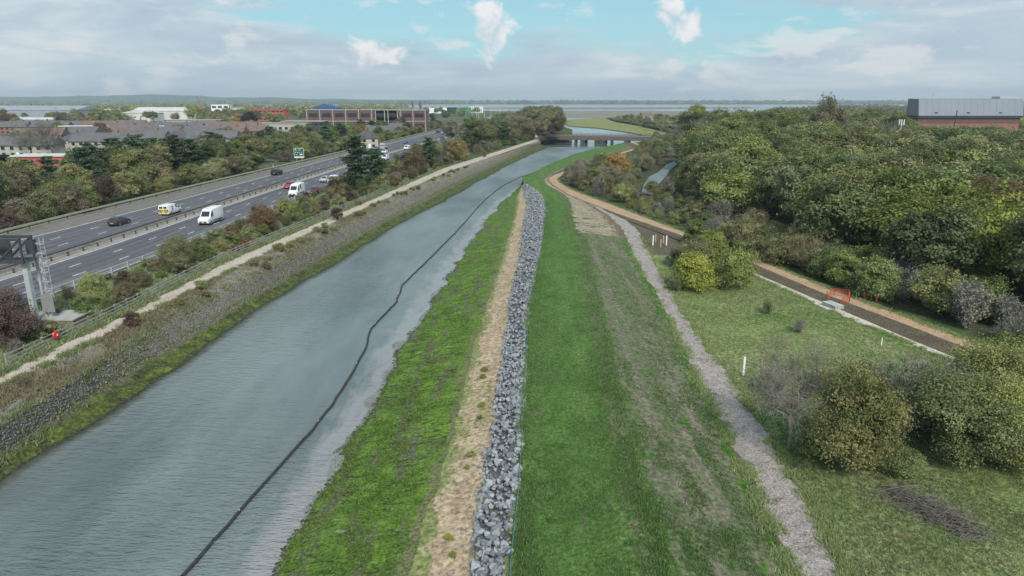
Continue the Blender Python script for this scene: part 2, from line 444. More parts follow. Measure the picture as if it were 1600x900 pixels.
t = NT('harbour_water')
hw = t.noise(0.08, 4, 0.6, stretch=(0.5, 1.6, 1))
M['harbour'] = t.bsdf(t.ramp(t.noise(0.004, 4, 0.6, stretch=(0.4, 1.4, 1)), [(0.35, (0.11, 0.13, 0.13)), (0.65, (0.17, 0.19, 0.195))]), 0.14, t.bump(hw, 0.25, 0.3), 0.0, 0.5, ior=1.33)

def leaf_mat(name, lo, mid, hi, trans=0.3):
    t = NT(name)
    a = t.attr('rnd'); o = t.obj_random()
    c = t.ramp(a, [(0.1, lo), (0.5, mid), (0.95, hi)])
    hs = t.n('ShaderNodeHueSaturation')
    t.set(hs.inputs['Hue'], t.math('ADD', 0.49, t.math('MULTIPLY', o, 0.02)))
    t.set(hs.inputs['Value'], t.math('ADD', 0.78, t.math('MULTIPLY', t.math('FRACT', t.math('MULTIPLY', o, 7.31)), 0.5)))
    t.set(hs.inputs['Saturation'], t.math('ADD', 0.74, t.math('MULTIPLY', t.math('FRACT', t.math('MULTIPLY', o, 3.77)), 0.24)))
    t.t.links.new(c, hs.inputs['Color'])
    d = t.n('ShaderNodeBsdfDiffuse'); t.t.links.new(hs.outputs[0], d.inputs['Color'])
    tr = t.n('ShaderNodeBsdfTranslucent'); t.t.links.new(hs.outputs[0], tr.inputs['Color'])
    mx = t.n('ShaderNodeMixShader'); mx.inputs[0].default_value = trans
    t.t.links.new(d.outputs[0], mx.inputs[1]); t.t.links.new(tr.outputs[0], mx.inputs[2])
    t.t.links.new(mx.outputs[0], t.out.inputs['Surface'])
    return t.m
LEAF = {
    'green': leaf_mat('leaf_green', (0.115, 0.145, 0.042), (0.199, 0.239, 0.072), (0.328, 0.355, 0.118)),
    'dark green': leaf_mat('leaf_dark_green', (0.076, 0.109, 0.039), (0.137, 0.181, 0.063), (0.237, 0.275, 0.099)),
    'yellow green': leaf_mat('leaf_yellow_green', (0.15, 0.18, 0.035), (0.27, 0.295, 0.06), (0.42, 0.42, 0.11)),
    'olive': leaf_mat('leaf_olive', (0.129, 0.142, 0.053), (0.229, 0.232, 0.089), (0.359, 0.341, 0.145)),
    'russet olive': leaf_mat('leaf_russet_olive', (0.14, 0.17, 0.055), (0.26, 0.26, 0.09), (0.42, 0.32, 0.13)),
    'brownish': leaf_mat('leaf_brownish', (0.119, 0.106, 0.060), (0.206, 0.181, 0.100), (0.312, 0.269, 0.156)),
    'rust orange': leaf_mat('leaf_rust', (0.105, 0.068, 0.034), (0.195, 0.12, 0.058), (0.29, 0.19, 0.09)),
    'golden': leaf_mat('leaf_golden', (0.19, 0.125, 0.03), (0.34, 0.225, 0.05), (0.47, 0.35, 0.10)),
    'bright golden': leaf_mat('leaf_bright_golden', (0.30, 0.17, 0.01), (0.52, 0.31, 0.02), (0.66, 0.46, 0.06)),
    'grey': leaf_mat('leaf_grey', (0.122, 0.113, 0.090), (0.211, 0.198, 0.160), (0.320, 0.301, 0.250), 0.1),
    'burgundy': leaf_mat('leaf_burgundy', (0.075, 0.045, 0.038), (0.135, 0.085, 0.07), (0.20, 0.14, 0.11)),
    'dark purple': leaf_mat('leaf_purple', (0.032, 0.020, 0.026), (0.064, 0.038, 0.045), (0.102, 0.064, 0.064)),
    'twig': leaf_mat('twig_grey', (0.13, 0.113, 0.085), (0.20, 0.175, 0.135), (0.28, 0.25, 0.20), 0.05),
    'pine green': leaf_mat('leaf_pine', (0.036, 0.075, 0.036), (0.075, 0.130, 0.060), (0.133, 0.191, 0.087), 0.1),
    'lime': leaf_mat('leaf_lime', (0.075, 0.12, 0.022), (0.115, 0.20, 0.03), (0.17, 0.29, 0.045)),
    'grassy': leaf_mat('blade_green', (0.045, 0.10, 0.02), (0.092, 0.18, 0.038), (0.18, 0.285, 0.088), 0.4),
    'meadow': leaf_mat('blade_meadow', (0.15, 0.21, 0.058), (0.24, 0.30, 0.105), (0.38, 0.37, 0.19), 0.4),
    'straw': leaf_mat('blade_straw', (0.16, 0.135, 0.075), (0.25, 0.215, 0.13), (0.34, 0.30, 0.19), 0.2),
}
M['bark'] = plain('bark', (0.11, 0.095, 0.08), 0.9, var=0.3, scale=4, bump=0.5)
M['greybark'] = plain('grey_bark', (0.24, 0.225, 0.195), 0.9, var=0.3, scale=4, bump=0.4)
M['deadwood'] = plain('dead_wood', (0.17, 0.15, 0.13), 0.9, var=0.3, scale=2)
M['rock'] = None
t = NT('grey_granite')
o_ = t.obj_random(); a_ = t.attr('rnd')
rv = t.math('FRACT', t.math('ADD', o_, a_))
rc = t.ramp(rv, [(0.0, (0.15, 0.165, 0.185)), (0.5, (0.235, 0.25, 0.275)), (0.85, (0.33, 0.345, 0.365)), (1.0, (0.29, 0.265, 0.235))])
rc = t.mix(1.0, rc, t.ramp(t.noise(5, 5, 0.65), [(0.3, 0.72), (0.7, 1.2)]), 'MULTIPLY')
M['rock'] = t.bsdf(rc, 0.85, t.bump(t.noise(9, 4, 0.6), 0.5, 0.04), 0, 0.25)
t = NT('pitching_stone')
a_ = t.attr('rnd')
rc = t.ramp(a_, [(0.0, (0.10, 0.092, 0.083)), (0.5, (0.165, 0.153, 0.14)), (1.0, (0.25, 0.235, 0.22))])
M['smallstone'] = t.bsdf(rc, 0.9, None, 0, 0.2)
M['white'] = plain('white_paint', (0.78, 0.78, 0.77), 0.35, var=0.05)
M['galv'] = plain('galvanised_steel', (0.48, 0.50, 0.51), 0.45, 0.3, var=0.12, scale=1.5)
M['tan_rail'] = plain('weathered_rail', (0.40, 0.37, 0.30), 0.7, var=0.2)
M['fence_wood'] = plain('weathered_timber', (0.30, 0.285, 0.25), 0.85, var=0.3, scale=2, bump=0.3)
M['darkmetal'] = plain('dark_grey_metal', (0.06, 0.065, 0.07), 0.55, 0.2, var=0.2)
M['posts'] = plain('rusty_post', (0.085, 0.07, 0.06), 0.8, var=0.25)
M['concrete'] = plain('concrete', (0.36, 0.345, 0.32), 0.9, var=0.18, scale=1.2, bump=0.2)
M['brown_girder'] = plain('brown_girder', (0.125, 0.10, 0.09), 0.8, var=0.25, scale=0.6)
M['pier'] = plain('dark_pier', (0.06, 0.065, 0.06), 0.9, var=0.3, scale=0.8)
M['tyre'] = plain('tyre_rubber', (0.02, 0.02, 0.02), 0.85, var=0.1)
M['rim'] = plain('wheel_rim', (0.35, 0.35, 0.36), 0.4, 0.6, var=0.1)
M['glass'] = plain('dark_glass', (0.025, 0.03, 0.035), 0.08, 0.0, 0.6, var=0.1)
M['trim'] = plain('black_trim', (0.03, 0.03, 0.032), 0.6, var=0.1)
M['lamp'] = plain('clear_lamp', (0.65, 0.66, 0.68), 0.15, 0.2, 0.6, var=0.05)
M['redlamp'] = plain('red_lamp', (0.35, 0.02, 0.02), 0.25, var=0.05)
M['plate'] = plain('plate_white', (0.7, 0.7, 0.68), 0.5, var=0.05)
M['plate_y'] = plain('plate_yellow', (0.65, 0.48, 0.05), 0.5, var=0.05)
def paint(name, c, rough=0.28):
    t = NT(name)
    b = t.mix(1.0, c, t.ramp(t.noise(1.2, 3), [(0.3, 0.9), (0.7, 1.04)]), 'MULTIPLY')
    m = t.bsdf(b, rough, None, 0.0, 0.5)
    return m
PAINT = {'white': paint('paint_white', (0.74, 0.75, 0.76)), 'dark grey': paint('paint_dark', (0.045, 0.045, 0.052)),
         'black': paint('paint_black', (0.018, 0.018, 0.02)), 'red': paint('paint_red', (0.36, 0.025, 0.045)),
         'blue': paint('paint_blue', (0.05, 0.14, 0.36)), 'silver': paint('paint_silver', (0.42, 0.43, 0.45)),
         'maroon': paint('paint_maroon', (0.13, 0.02, 0.03))}
# ------------------------------------------------------------------ terrain, laid out as strips that run along the creek
def pix_line(pts, z):
    """pixel polyline -> (Y, X) arrays sorted by Y; z may be a number or a list"""
    zs = z if isinstance(z, (list, tuple)) else [z] * len(pts)
    P = [at(p[0], p[1], zz) for p, zz in zip(pts, zs)]
    P.sort(key=lambda p: p.y)
    Y = np.array([p.y for p in P]); X = np.array([p.x for p in P])
    return Y, X
def on_rows(rows, pts, z, smooth=3, extra=True):
    Y, X = pix_line(pts, z)
    x = np.interp(rows, Y, X)
    if extra:                       # run straight on before the first measured point
        k = (X[1] - X[0]) / max(Y[1] - Y[0], 0.1)
        m = rows < Y[0]
        x[m] = X[0] + (rows[m] - Y[0]) * k
    if smooth:
        w = np.hanning(2 * smooth + 3)[1:-1]; w /= w.sum()
        x = np.convolve(np.pad(x, smooth, mode='edge'), w, mode='valid')
    return x

def make_rows(y0, y1, k):
    r = [y0]
    while r[-1] < y1:
        r.append(r[-1] + max(0.3, k * r[-1]))
    return np.array(r)

# --- left side rows (town, motorway, towpath, stone bank)
LR = make_rows(14.0, 950.0, 0.014)
n = len(LR)
def fit_curve(rows, pts, z, deg=3):
    Y, X = pix_line(pts, z)
    c = np.polyfit(np.log(Y), X, deg)
    lo, hi = Y.min() * 0.95, Y.max() * 1.02
    x = np.polyval(c, np.log(np.clip(rows, lo, hi)))
    k0 = (np.polyval(c, np.log(lo * 1.05)) - np.polyval(c, np.log(lo))) / (lo * 0.05)
    k1 = (np.polyval(c, np.log(hi)) - np.polyval(c, np.log(hi * 0.95))) / (hi * 0.05)
    x = x + np.minimum(rows - lo, 0) * k0 + np.maximum(rows - hi, 0) * k1
    return x
ROAD_Z = 3.4
xLbar = fit_curve(LR, [(0, 367), (95, 344), (193, 320), (400, 270), (552, 235), (727, 192)], ROAD_Z)
xLline = fit_curve(LR, [(51, 371), (155, 344), (249, 320), (400, 280), (552, 240), (605, 225), (730, 195)], ROAD_Z)
xCen = fit_curve(LR, [(0, 440), (103, 402), (267, 349.5), (361, 320), (400, 306), (540, 261), (625, 234), (727, 207)], ROAD_Z)
# right edge: parallel to the central line (a three-lane carriageway)
xRed = xCen + 10.9
xTowL = on_rows(LR, [(0, 585), (200, 488), (360, 405), (565, 318), (690, 263), (838, 217)], 3.1, 5)
xTowR = on_rows(LR, [(0, 607), (215, 499), (370, 418), (580, 322), (705, 267), (845, 219)], 3.1, 5)
xPit = on_rows(LR, [(0, 668), (125, 592), (300, 477), (450, 404), (600, 321), (700, 277), (748, 257), (805, 233), (848, 221)], 2.6, 4)
xAlg = on_rows(LR, [(0, 708), (125, 630), (300, 520), (450, 430), (600, 345), (700, 293), (770, 259), (822, 235), (852, 223)], 0.8, 4)
xWL = on_rows(LR, [(0, 756), (60, 715), (125, 670), (200, 628), (300, 556), (400, 487), (450, 456), (520, 415), (600, 363), (705, 308), (795, 257), (840, 237), (862, 227)], 0.0, 2)
xWL = xWL + (fbm(LR / 6.0, LR * 0, 5) - 0.5) * 1.6
# past the bridge the shore runs on as the edge of the tree belt
far = LR > 345
xTowR = np.maximum(xTowR, xTowL + 1.7)
zz = np.ones(n)
LB = [(np.full(n, -1500.0), 3.2 * zz), (xLbar - 6.0, 3.2 * zz), (xLbar - 0.9, 3.3 * zz), (xLbar, ROAD_Z * zz), (xLline, ROAD_Z * zz),
      (xCen - 2.7, ROAD_Z * zz), (xCen, ROAD_Z * zz), (xRed, ROAD_Z * zz), (xRed + 1.2, 3.35 * zz), (np.maximum(xTowL, xRed + 2.5), 3.1 * zz),
      (xTowR, 3.1 * zz), (xPit, 2.65 * zz), (xAlg, 0.8 * zz), (xWL, 0.0 * zz), (xWL + 2.5, -0.9 * zz)]
def stack(B, gap=0.04):
    X = np.array([b[0] for b in B]); Z = np.array([b[1] for b in B])
    for i in range(1, len(X)):
        X[i] = np.maximum(X[i], X[i - 1] + gap)
    return X, Z
LX, LZ = stack(LB)

# --- right side rows (mud, algae, sand, rock, grass crest, chip path, meadow, sandy path, wood)
RR = make_rows(14.0, 372.0, 0.0125)
m_ = len(RR)
o1 = np.ones(m_)
xWR = on_rows(RR, [(425, 900), (520, 740), (597, 600), (655, 500), (693, 450), (722, 400), (745, 365), (785, 315), (812, 293), (830, 282), (857, 268), (893, 251), (925, 241), (960, 233), (995, 227)], 0.05, 1)
xWR = xWR + (fbm(RR / 3.0, RR * 0, 9) - 0.5) * np.clip(RR / 60, 0.6, 1.2) * 1.5
xSand = on_rows(RR, [(640, 900), (690, 740), (725, 600), (755, 500), (770, 450), (787, 400), (797, 365), (806, 330), (808, 305), (815, 290)], 1.2, 2)
xRkL = on_rows(RR, [(733, 900), (757, 740), (781, 600), (794, 500), (801, 450), (812, 400), (817, 365), (823, 320), (818, 298), (815, 288), (816, 284)], 1.8, 2)
xRkR = on_rows(RR, [(795, 900), (808, 740), (818, 600), (823, 500), (830, 450), (842, 400), (848, 365), (852, 320), (846, 305), (832, 291), (820, 286), (816, 283)], 2.7, 2)
xDen = on_rows(RR, [(1045, 900), (1000, 740), (965, 600), (940, 500), (927, 450), (919, 400), (912, 372), (892, 362), (889, 320), (880, 302), (862, 290), (852, 283), (850, 277), (862, 270), (918, 251), (950, 241), (990, 229)], 3.3, 1)
xChL = on_rows(RR, [(1240, 900), (1165, 740), (1095, 600), (1045, 500), (1020, 450), (990, 400), (978, 372), (970, 356), (950, 336), (930, 324)], 2.5, 1)
xChR = on_rows(RR, [(1330, 900), (1240, 740), (1150, 600), (1075, 500), (1045, 450), (1018, 400), (1003, 376), (1000, 361), (980, 344), (945, 329)], 2.5, 1)
xWhL = on_rows(RR, [(1484, 563), (1412, 532), (1325, 497), (1287, 481), (1173, 428), (1100, 392), (1040, 368), (985, 347), (950, 332)], 2.4, 1)
xWhR = on_rows(RR, [(1490, 558), (1412, 526), (1325, 489), (1292, 475), (1173, 424), (1100, 391), (1040, 367), (985, 346), (950, 331)], 2.4, 1)
xPaL = on_rows(RR, [(1516, 547), (1412, 506), (1287, 459), (1162, 406), (1051, 363), (958, 332), (889, 305), (862, 288), (856, 281), (859, 275), (874, 267), (927, 250), (960, 240), (1000, 228)], 2.5, 1)
xPaR = on_rows(RR, [(1552, 545), (1475, 520), (1319, 462), (1166, 400), (1112, 379), (1057, 358), (960, 321), (895, 297), (874, 285), (871, 279), (880, 273), (930, 256), (961, 244), (1003, 230)], 2.5, 1)
xPaR = np.maximum(xPaR, xPaL + 2.2)
fade = np.clip((RR - 140) / 40, 0, 1)
zDen = 3.6 - 0.9 * fade
RB = [(xWR - 5.0, -0.55 * o1), (xWR, 0.04 * o1), (xSand, 1.2 * o1), (xRkL, 1.8 * o1), (xRkR, (2.75 - 0.35 * fade)), (xDen, zDen),
      (xChL, 2.5 * o1), (xChR, 2.5 * o1), (xWhL, 2.4 * o1), (xWhR, 2.4 * o1), (np.maximum(xPaL, xDen + 0.1), 2.5 * o1), (xPaR, 2.5 * o1), (xPaR + 2.5, 2.3 * o1), (np.full(m_, 1500.0), 2.2 * o1)]
# the path closes in on the strips before it: nothing may run past its left edge
lim = xPaL - 0.05
for i in range(5, 10):
    RB[i] = (np.minimum(RB[i][0], lim - (9 - i) * 0.03), RB[i][1])
for i, amp in ((2, 0.5), (3, 0.35), (4, 0.22), (5, 0.30), (6, 0.35), (7, 0.35), (8, 0.12), (9, 0.10)):
    wob = (fbm(RR / 2.2, RR * 0 + i * 7.3, 60 + i, 4) - 0.5) * 2 * amp
    RB[i] = (RB[i][0] + wob, RB[i][1])
RX, RZ = stack(RB, 0.03)

def strip(name, rows, X, Z, i, cols, mat, rough=0.0, rscale=1.0, seed=0, ymin=0, ymax=1e9, kind='structure', dip=0.0, power=1.0):
    """sheet between boundary i and i+1; inner columns are roughened in height"""
    sel = np.where((rows >= ymin) & (rows <= ymax))[0]
    y = rows[sel]; nr = len(sel)
    tt = np.linspace(0, 1, cols + 1) ** power
    XX = X[i][sel][:, None] * (1 - tt) + X[i + 1][sel][:, None] * tt
    ZZ = Z[i][sel][:, None] * (1 - tt) + Z[i + 1][sel][:, None] * tt
    YY = np.repeat(y[:, None], cols + 1, 1)
    w = np.sin(np.pi * np.linspace(0, 1, cols + 1)) ** 0.6
    if rough:
        wid = np.clip((X[i + 1][sel] - X[i][sel]) / 1.0, 0, 1)[:, None]
        ZZ = ZZ + (fbm(XX * rscale, YY * rscale, seed, 4) - 0.5) * 2 * rough * w * wid
    if dip:
        ZZ = ZZ + dip * np.sin(np.pi * tt)
    U = np.repeat(np.linspace(0, 1, cols + 1)[None, :] ** power, nr, 0)
    V = np.stack([XX, YY, ZZ], -1).reshape(-1, 3)
    a = (np.arange(nr - 1)[:, None] * (cols + 1) + np.arange(cols)[None, :]).ravel()
    Fc = np.stack([a, a + 1, a + cols + 2, a + cols + 1], -1)
    me = np_mesh(name, V, Fc, smooth=True)
    me.attributes.new('u', 'FLOAT', 'POINT').data.foreach_set('value', U.ravel().astype(np.float32))
    o = link_mesh(name, me, mat)
    tag(o, kind=kind)
    return o
def ground_z(x, y):
    """height of the built ground"""
    rows, X, Z = (RR, RX, RZ) if (x > -6 and y < 372 and x > np.interp(y, RR, RX[0])) else (LR, LX, LZ)
    j = int(np.clip(np.searchsorted(rows, y), 1, len(rows) - 1))
    f = float(np.clip((y - rows[j - 1]) / (rows[j] - rows[j - 1]), 0, 1))
    xa = X[:, j - 1] * (1 - f) + X[:, j] * f
    za = Z[:, j - 1] * (1 - f) + Z[:, j] * f
    return float(np.interp(x, xa, za))
def lx(i, y): return float(np.interp(y, LR, LX[i]))
def rx(i, y): return float(np.interp(y, RR, RX[i]))

strip('town_ground', LR, LX, LZ, 0, 40, M['townland'], power=0.6)
strip('roadside_verge', LR, LX, LZ, 1, 4, M['verge'], 0.12, 0.7, 3)
strip('motorway_edge', LR, LX, LZ, 2, 1, M['reserve'])
strip('hard_shoulder', LR, LX, LZ, 3, 2, M['shoulder'])
road_l = strip('motorway', LR, LX, LZ, 4, 6, M['asphalt'])
strip('central_reservation', LR, LX, LZ, 5, 3, M['reserve'], dip=0.08)
road_r = strip('motorway', LR, LX, LZ, 6, 6, M['asphalt'])
strip('road_edge', LR, LX, LZ, 7, 1, M['shoulder'])
strip('planted_verge', LR, LX, LZ, 8, 8, M['verge'], 0.12, 0.6, 5)
strip('towpath', LR, LX, LZ, 9, 5, M['towpath'], 0.03, 1.0, 7)
strip('stony_bank', LR, LX, LZ, 10, 10, M['scrub'], 0.16, 0.7, 8, ymax=380)
strip('stone_pitching', LR, LX, LZ, 11, 10, M['pitching'], 0.10, 1.3, 9, ymax=380)
strip('weedy_bank_foot', LR, LX, LZ, 12, 10, M['algae_dark'], 0.16, 1.4, 10, ymax=380)
strip('creek_bed', LR, LX, LZ, 13, 2, M['mud'], ymax=380)

strip('mud_margin', RR, RX, RZ, 0, 14, M['mud'], 0.20, 0.5, 21)
strip('algae_bank', RR, RX, RZ, 1, 26, M['algae'], 0.16, 1.1, 22)
strip('sandy_bank', RR, RX, RZ, 2, 12, M['sand'], 0.10, 0.9, 23)
armour = strip('rock_armour', RR, RX, RZ, 3, 6, M['rockbed'], 0.05, 1.0, 24, ymax=at(822, 289, 2.3).y)
armour.pop('kind'); tag(armour, 'long bank of broken grey rock between sandy bank and mown grass', 'rock bank')
strip('grass_bank', RR, RX, RZ, 4, 16, M['grass'], 0.06, 0.5, 25, dip=0.12)
YS = at(940, 368, 2.9).y
strip('sparse_grass_slope', RR, RX, RZ, 5, 14, M['sparse'], 0.07, 0.6, 26, ymax=YS)
strip('bare_soil', RR, RX, RZ, 5, 14, M['soil'], 0.10, 0.8, 27, ymin=RR[np.where(RR <= YS)[0][-1]])
strip('chip_path', RR, RX, RZ, 6, 8, M['chips'], 0.04, 1.5, 28)
YM = at(1020, 398, 2.4).y
strip('meadow', RR, RX, RZ, 7, 30, M['meadow'], 0.14, 0.35, 29, ymax=YM)
strip('brown_soil', RR, RX, RZ, 7, 8, M['darksoil'], 0.06, 0.8, 30, ymin=RR[np.where(RR <= YM)[0][-1]])
strip('pale_gravel_strip', RR, RX, RZ, 8, 2, M['palestone'], 0.03, 2.0, 31, ymax=at(1173, 425, 2.4).y + 1)
strip('dark_soil_strip', RR, RX, RZ, 9, 5, M['darksoil'], 0.05, 1.0, 32)
strip('sandy_path', RR, RX, RZ, 10, 4, M['sandpath'], 0.02, 1.0, 33)
strip('path_verge', RR, RX, RZ, 11, 3, M['verge'], 0.08, 0.8, 34)
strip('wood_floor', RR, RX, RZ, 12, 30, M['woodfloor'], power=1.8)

# --- water and far country
def sheet(name, poly, z, mat, kind='structure'):
    me = bpy.data.meshes.new(name)
    me.from_pydata([(p[0], p[1], z) for p in poly], [], [tuple(range(len(poly)))])
    me.update()
    return tag(link_mesh(name, me, mat), kind=kind)
sheet('water', [(-9000, -200), (9000, -200), (9000, 7000), (-9000, 7000)], -0.06, M['harbour'])
def creek():
    rows = RR; nc = 44
    xa = np.interp(rows, LR, LX[13]) - 1.5; xb = RX[1] + 1.2
    tt = np.linspace(0, 1, nc + 1); tt = 0.5 - 0.5 * np.cos(np.pi * tt)
    XX = xa[:, None] * (1 - tt) + xb[:, None] * tt; YY = np.repeat(rows[:, None], nc + 1, 1)
    V = np.stack([XX, YY, np.zeros_like(XX)], -1).reshape(-1, 3)
    a = (np.arange(len(rows) - 1)[:, None] * (nc + 1) + np.arange(nc)[None, :]).ravel()
    me = np_mesh('creek', V, np.stack([a, a + 1, a + nc + 2, a + nc + 1], -1), smooth=True)
    wid = np.interp(rows, [20, 60, 110, 160, 200, 372], [5.2, 5.0, 5.5, 4.0, 1.5, 1.2])[:, None]
    sh = np.clip(1.0 - (RX[1][:, None] - XX) / wid, 0, 1.2); we = np.clip(1.0 - (XX - xa[:, None] - 1.5) / 1.6, 0, 1.2)
    me.attributes.new('shallow', 'FLOAT', 'POINT').data.foreach_set('value', sh.ravel().astype(np.float32))
    me.attributes.new('weedy', 'FLOAT', 'POINT').data.foreach_set('value', we.ravel().astype(np.float32))
    tag(link_mesh('creek', me, M['water']), kind='structure')
creek()
sheet('seabed', [(-9500, -260), (9500, -260), (9500, 7050), (-9500, 7050)], -1.2, M['mud'])
def px_poly(pts, z):
    return [tuple(at(x, y, z))[:2] for x, y in pts]
# land that carries on beyond the detailed strips
p0 = lx(13, 379)
sheet('far_land', [(-1500, 949), (float(LX[9][-1]) + 4, 949), (60, 1100), (-60, 1500), (-500, 1700), (-1200, 2300), (-3500, 2600), (-8000, 3000), (-8000, 949)], 3.2, M['farland'])
sheet('belt_land', [(lx(10, 380) - 0.5, 379.5), (lx(12, 380), 379.5), (36, 420), (45, 520), (40, 700), (30, 948), (float(LX[9][-1]) + 1, 949.5)] + [(lx(10, y) - 0.2, y) for y in (900, 800, 700, 600, 520, 450, 410)], 3.05, M['verge'])
sheet('wooded_land', [(rx(11, 371) - 1, 371.3), (1500, 371.3), (6000, 371.3), (6000, 2300), (900, 2400), (520, 1500), (300, 1000), (128, 960)] + px_poly([(950, 184), (962, 188), (1000, 194), (1040, 203), (1068, 210)], 2.15), 2.15, M['farland'])
sheet('marsh', px_poly([(1085, 221), (1040, 219), (985, 207), (935, 200), (890, 197), (880, 193), (884, 187), (950, 183), (1010, 190), (1075, 208), (1110, 216)], 0.35), 0.35, M['marsh'])
sheet('mudflat', [(-250, 1130), (120, 1020), (330, 1040), (520, 1500), (330, 1720), (-100, 1650), (-480, 1720)], 0.12, M['mudflat'])
sheet('mudflat', [(-700, 2150), (300, 1950), (800, 2250), (900, 2700), (100, 2500), (-900, 2650)], 0.12, M['mudflat'])
sheet('far_shore', [(-9000, 4800), (-3000, 4600), (0, 4750), (3000, 4500), (9000, 4700), (9000, 6990), (-9000, 6990)], 3.0, M['farland'])
sheet('side_channel', px_poly([(1003, 300), (1012, 303), (1022, 300), (1028, 289), (1040, 276), (1046, 266), (1058, 257), (1054, 252), (1040, 258), (1030, 268), (1014, 276), (1006, 288)], 2.36), 2.36, M['water'])
# low wooded hills on the skyline
def ridge(name, x0, x1, y, h, seed, depth=900, base=2.0):
    k = 160
    xs = np.linspace(x0, x1, k)
    prof = (0.35 + 0.65 * fbm(xs / (x1 - x0) * 7, xs * 0, seed, 5)) * h * np.sin(np.pi * np.linspace(0.02, 0.98, k)) ** 0.35
    V = []
    for j, (f, yy) in enumerate(((0.0, 0), (0.55, 0.25), (1.0, 0.5), (0.0, 1.0))):
        for i in range(k):
            V.append((xs[i], y + yy * depth, base - 1.0 + prof[i] * f))
    Fc = [(j * k + i, j * k + i + 1, (j + 1) * k + i + 1, (j + 1) * k + i) for j in range(3) for i in range(k - 1)]
    return tag(link_mesh(name, np_mesh(name, V, Fc, smooth=True), M['farland']), kind='structure')
ridge('hills', -5600, -1300, 5700, 100, 41, 1200)
ridge('hills', -3400, 700, 5900, 44, 42, 1000)

# --- road markings
def road_pt(i, y, off, z):
    return Vector((lx(i, y) + off, y, z))
def line_strip(name, i, off, w, y0, y1, z, mat):
    ys = [y for y in LR if y0 <= y <= y1]
    V = []; Fc = []
    for k, y in enumerate(ys):
        x = lx(i, y) + off
        V += [(x - w / 2, y, z), (x + w / 2, y, z)]
        if k: Fc.append((2 * k - 2, 2 * k - 1, 2 * k + 1, 2 * k))
    return np_mesh(name, V, Fc)
MZ = ROAD_Z + 0.006
for (i, off, road) in ((4, 0.0, road_l), (5, -0.25, road_l), (6, 0.25, road_r), (7, -0.3, road_r)):
    link_mesh('edge_line', line_strip('edge_line', i, off, 0.22, 15, 900, MZ, None), M['paint'], road)
for road, i0, i1 in ((road_l, 4, 5), (road_r, 6, 7)):
    far_v = []; far_f = []
    for f in (1 / 3, 2 / 3):
        y = 40.0 + 4.5 * (f > 0.5)
        while y < 700:
            vs = []
            for yy in (y, y + 2.2):
                x = lx(i0, yy) * (1 - f) + lx(i1, yy) * f
                vs += [(x - 0.09, yy, MZ), (x + 0.09, yy, MZ)]
            if y < 300:
                link_mesh('lane_dash', np_mesh('lane_dash', vs, [(0, 1, 3, 2)]), M['paint'], road)
            else:
                b = len(far_v); far_v += vs; far_f.append((b, b + 1, b + 3, b + 2))
            y += 9.0
    o = link_mesh('lane_dashes', np_mesh('lane_dashes', far_v, far_f), M['paint'], road)
    o['kind'] = 'stuff'

# ------------------------------------------------------------------ rocks
def rock_mesh(name, seed, npts=13, flat=0.75):
    import bmesh
    r = np.random.default_rng(seed)
    bm = bmesh.new()
    P = r.normal(size=(npts, 3)); P /= np.linalg.norm(P, axis=1)[:, None]
    P *= r.uniform(0.75, 1.1, (npts, 1)) * np.array([1.0, r.uniform(0.65, 0.95), flat * r.uniform(0.75, 1.05)])
    for p in P: bm.verts.new(p * 0.5)
    res = bmesh.ops.convex_hull(bm, input=bm.verts)
    for v in [v for v in bm.verts if not v.link_faces]: bm.verts.remove(v)
    bm.faces.ensure_lookup_table()
    me = bpy.data.meshes.new(name); bm.to_mesh(me); bm.free()
    a = me.attributes.new('rnd', 'FLOAT', 'FACE')
    a.data.foreach_set('value', [0.0] * len(me.polygons))
    me.materials.append(M['rock'])
    return me
ROCKS = [rock_mesh('rock', 100 + k) for k in range(14)]
ROCK_NP = []
for me in ROCKS:
    me.calc_loop_triangles()
    v = np.array([tuple(q.co) for q in me.vertices]); f = np.array([tuple(q.vertices) for q in me.loop_triangles])
    ROCK_NP.append((v, f))
def rot_matrix(r):
    q = r.normal(size=4); q /= np.linalg.norm(q)
    w, x, y, z = q
    return np.array([[1 - 2 * (y * y + z * z), 2 * (x * y - z * w), 2 * (x * z + y * w)], [2 * (x * y + z * w), 1 - 2 * (x * x + z * z), 2 * (y * z - x * w)], [2 * (x * z - y * w), 2 * (y * z + x * w), 1 - 2 * (x * x + y * y)]])
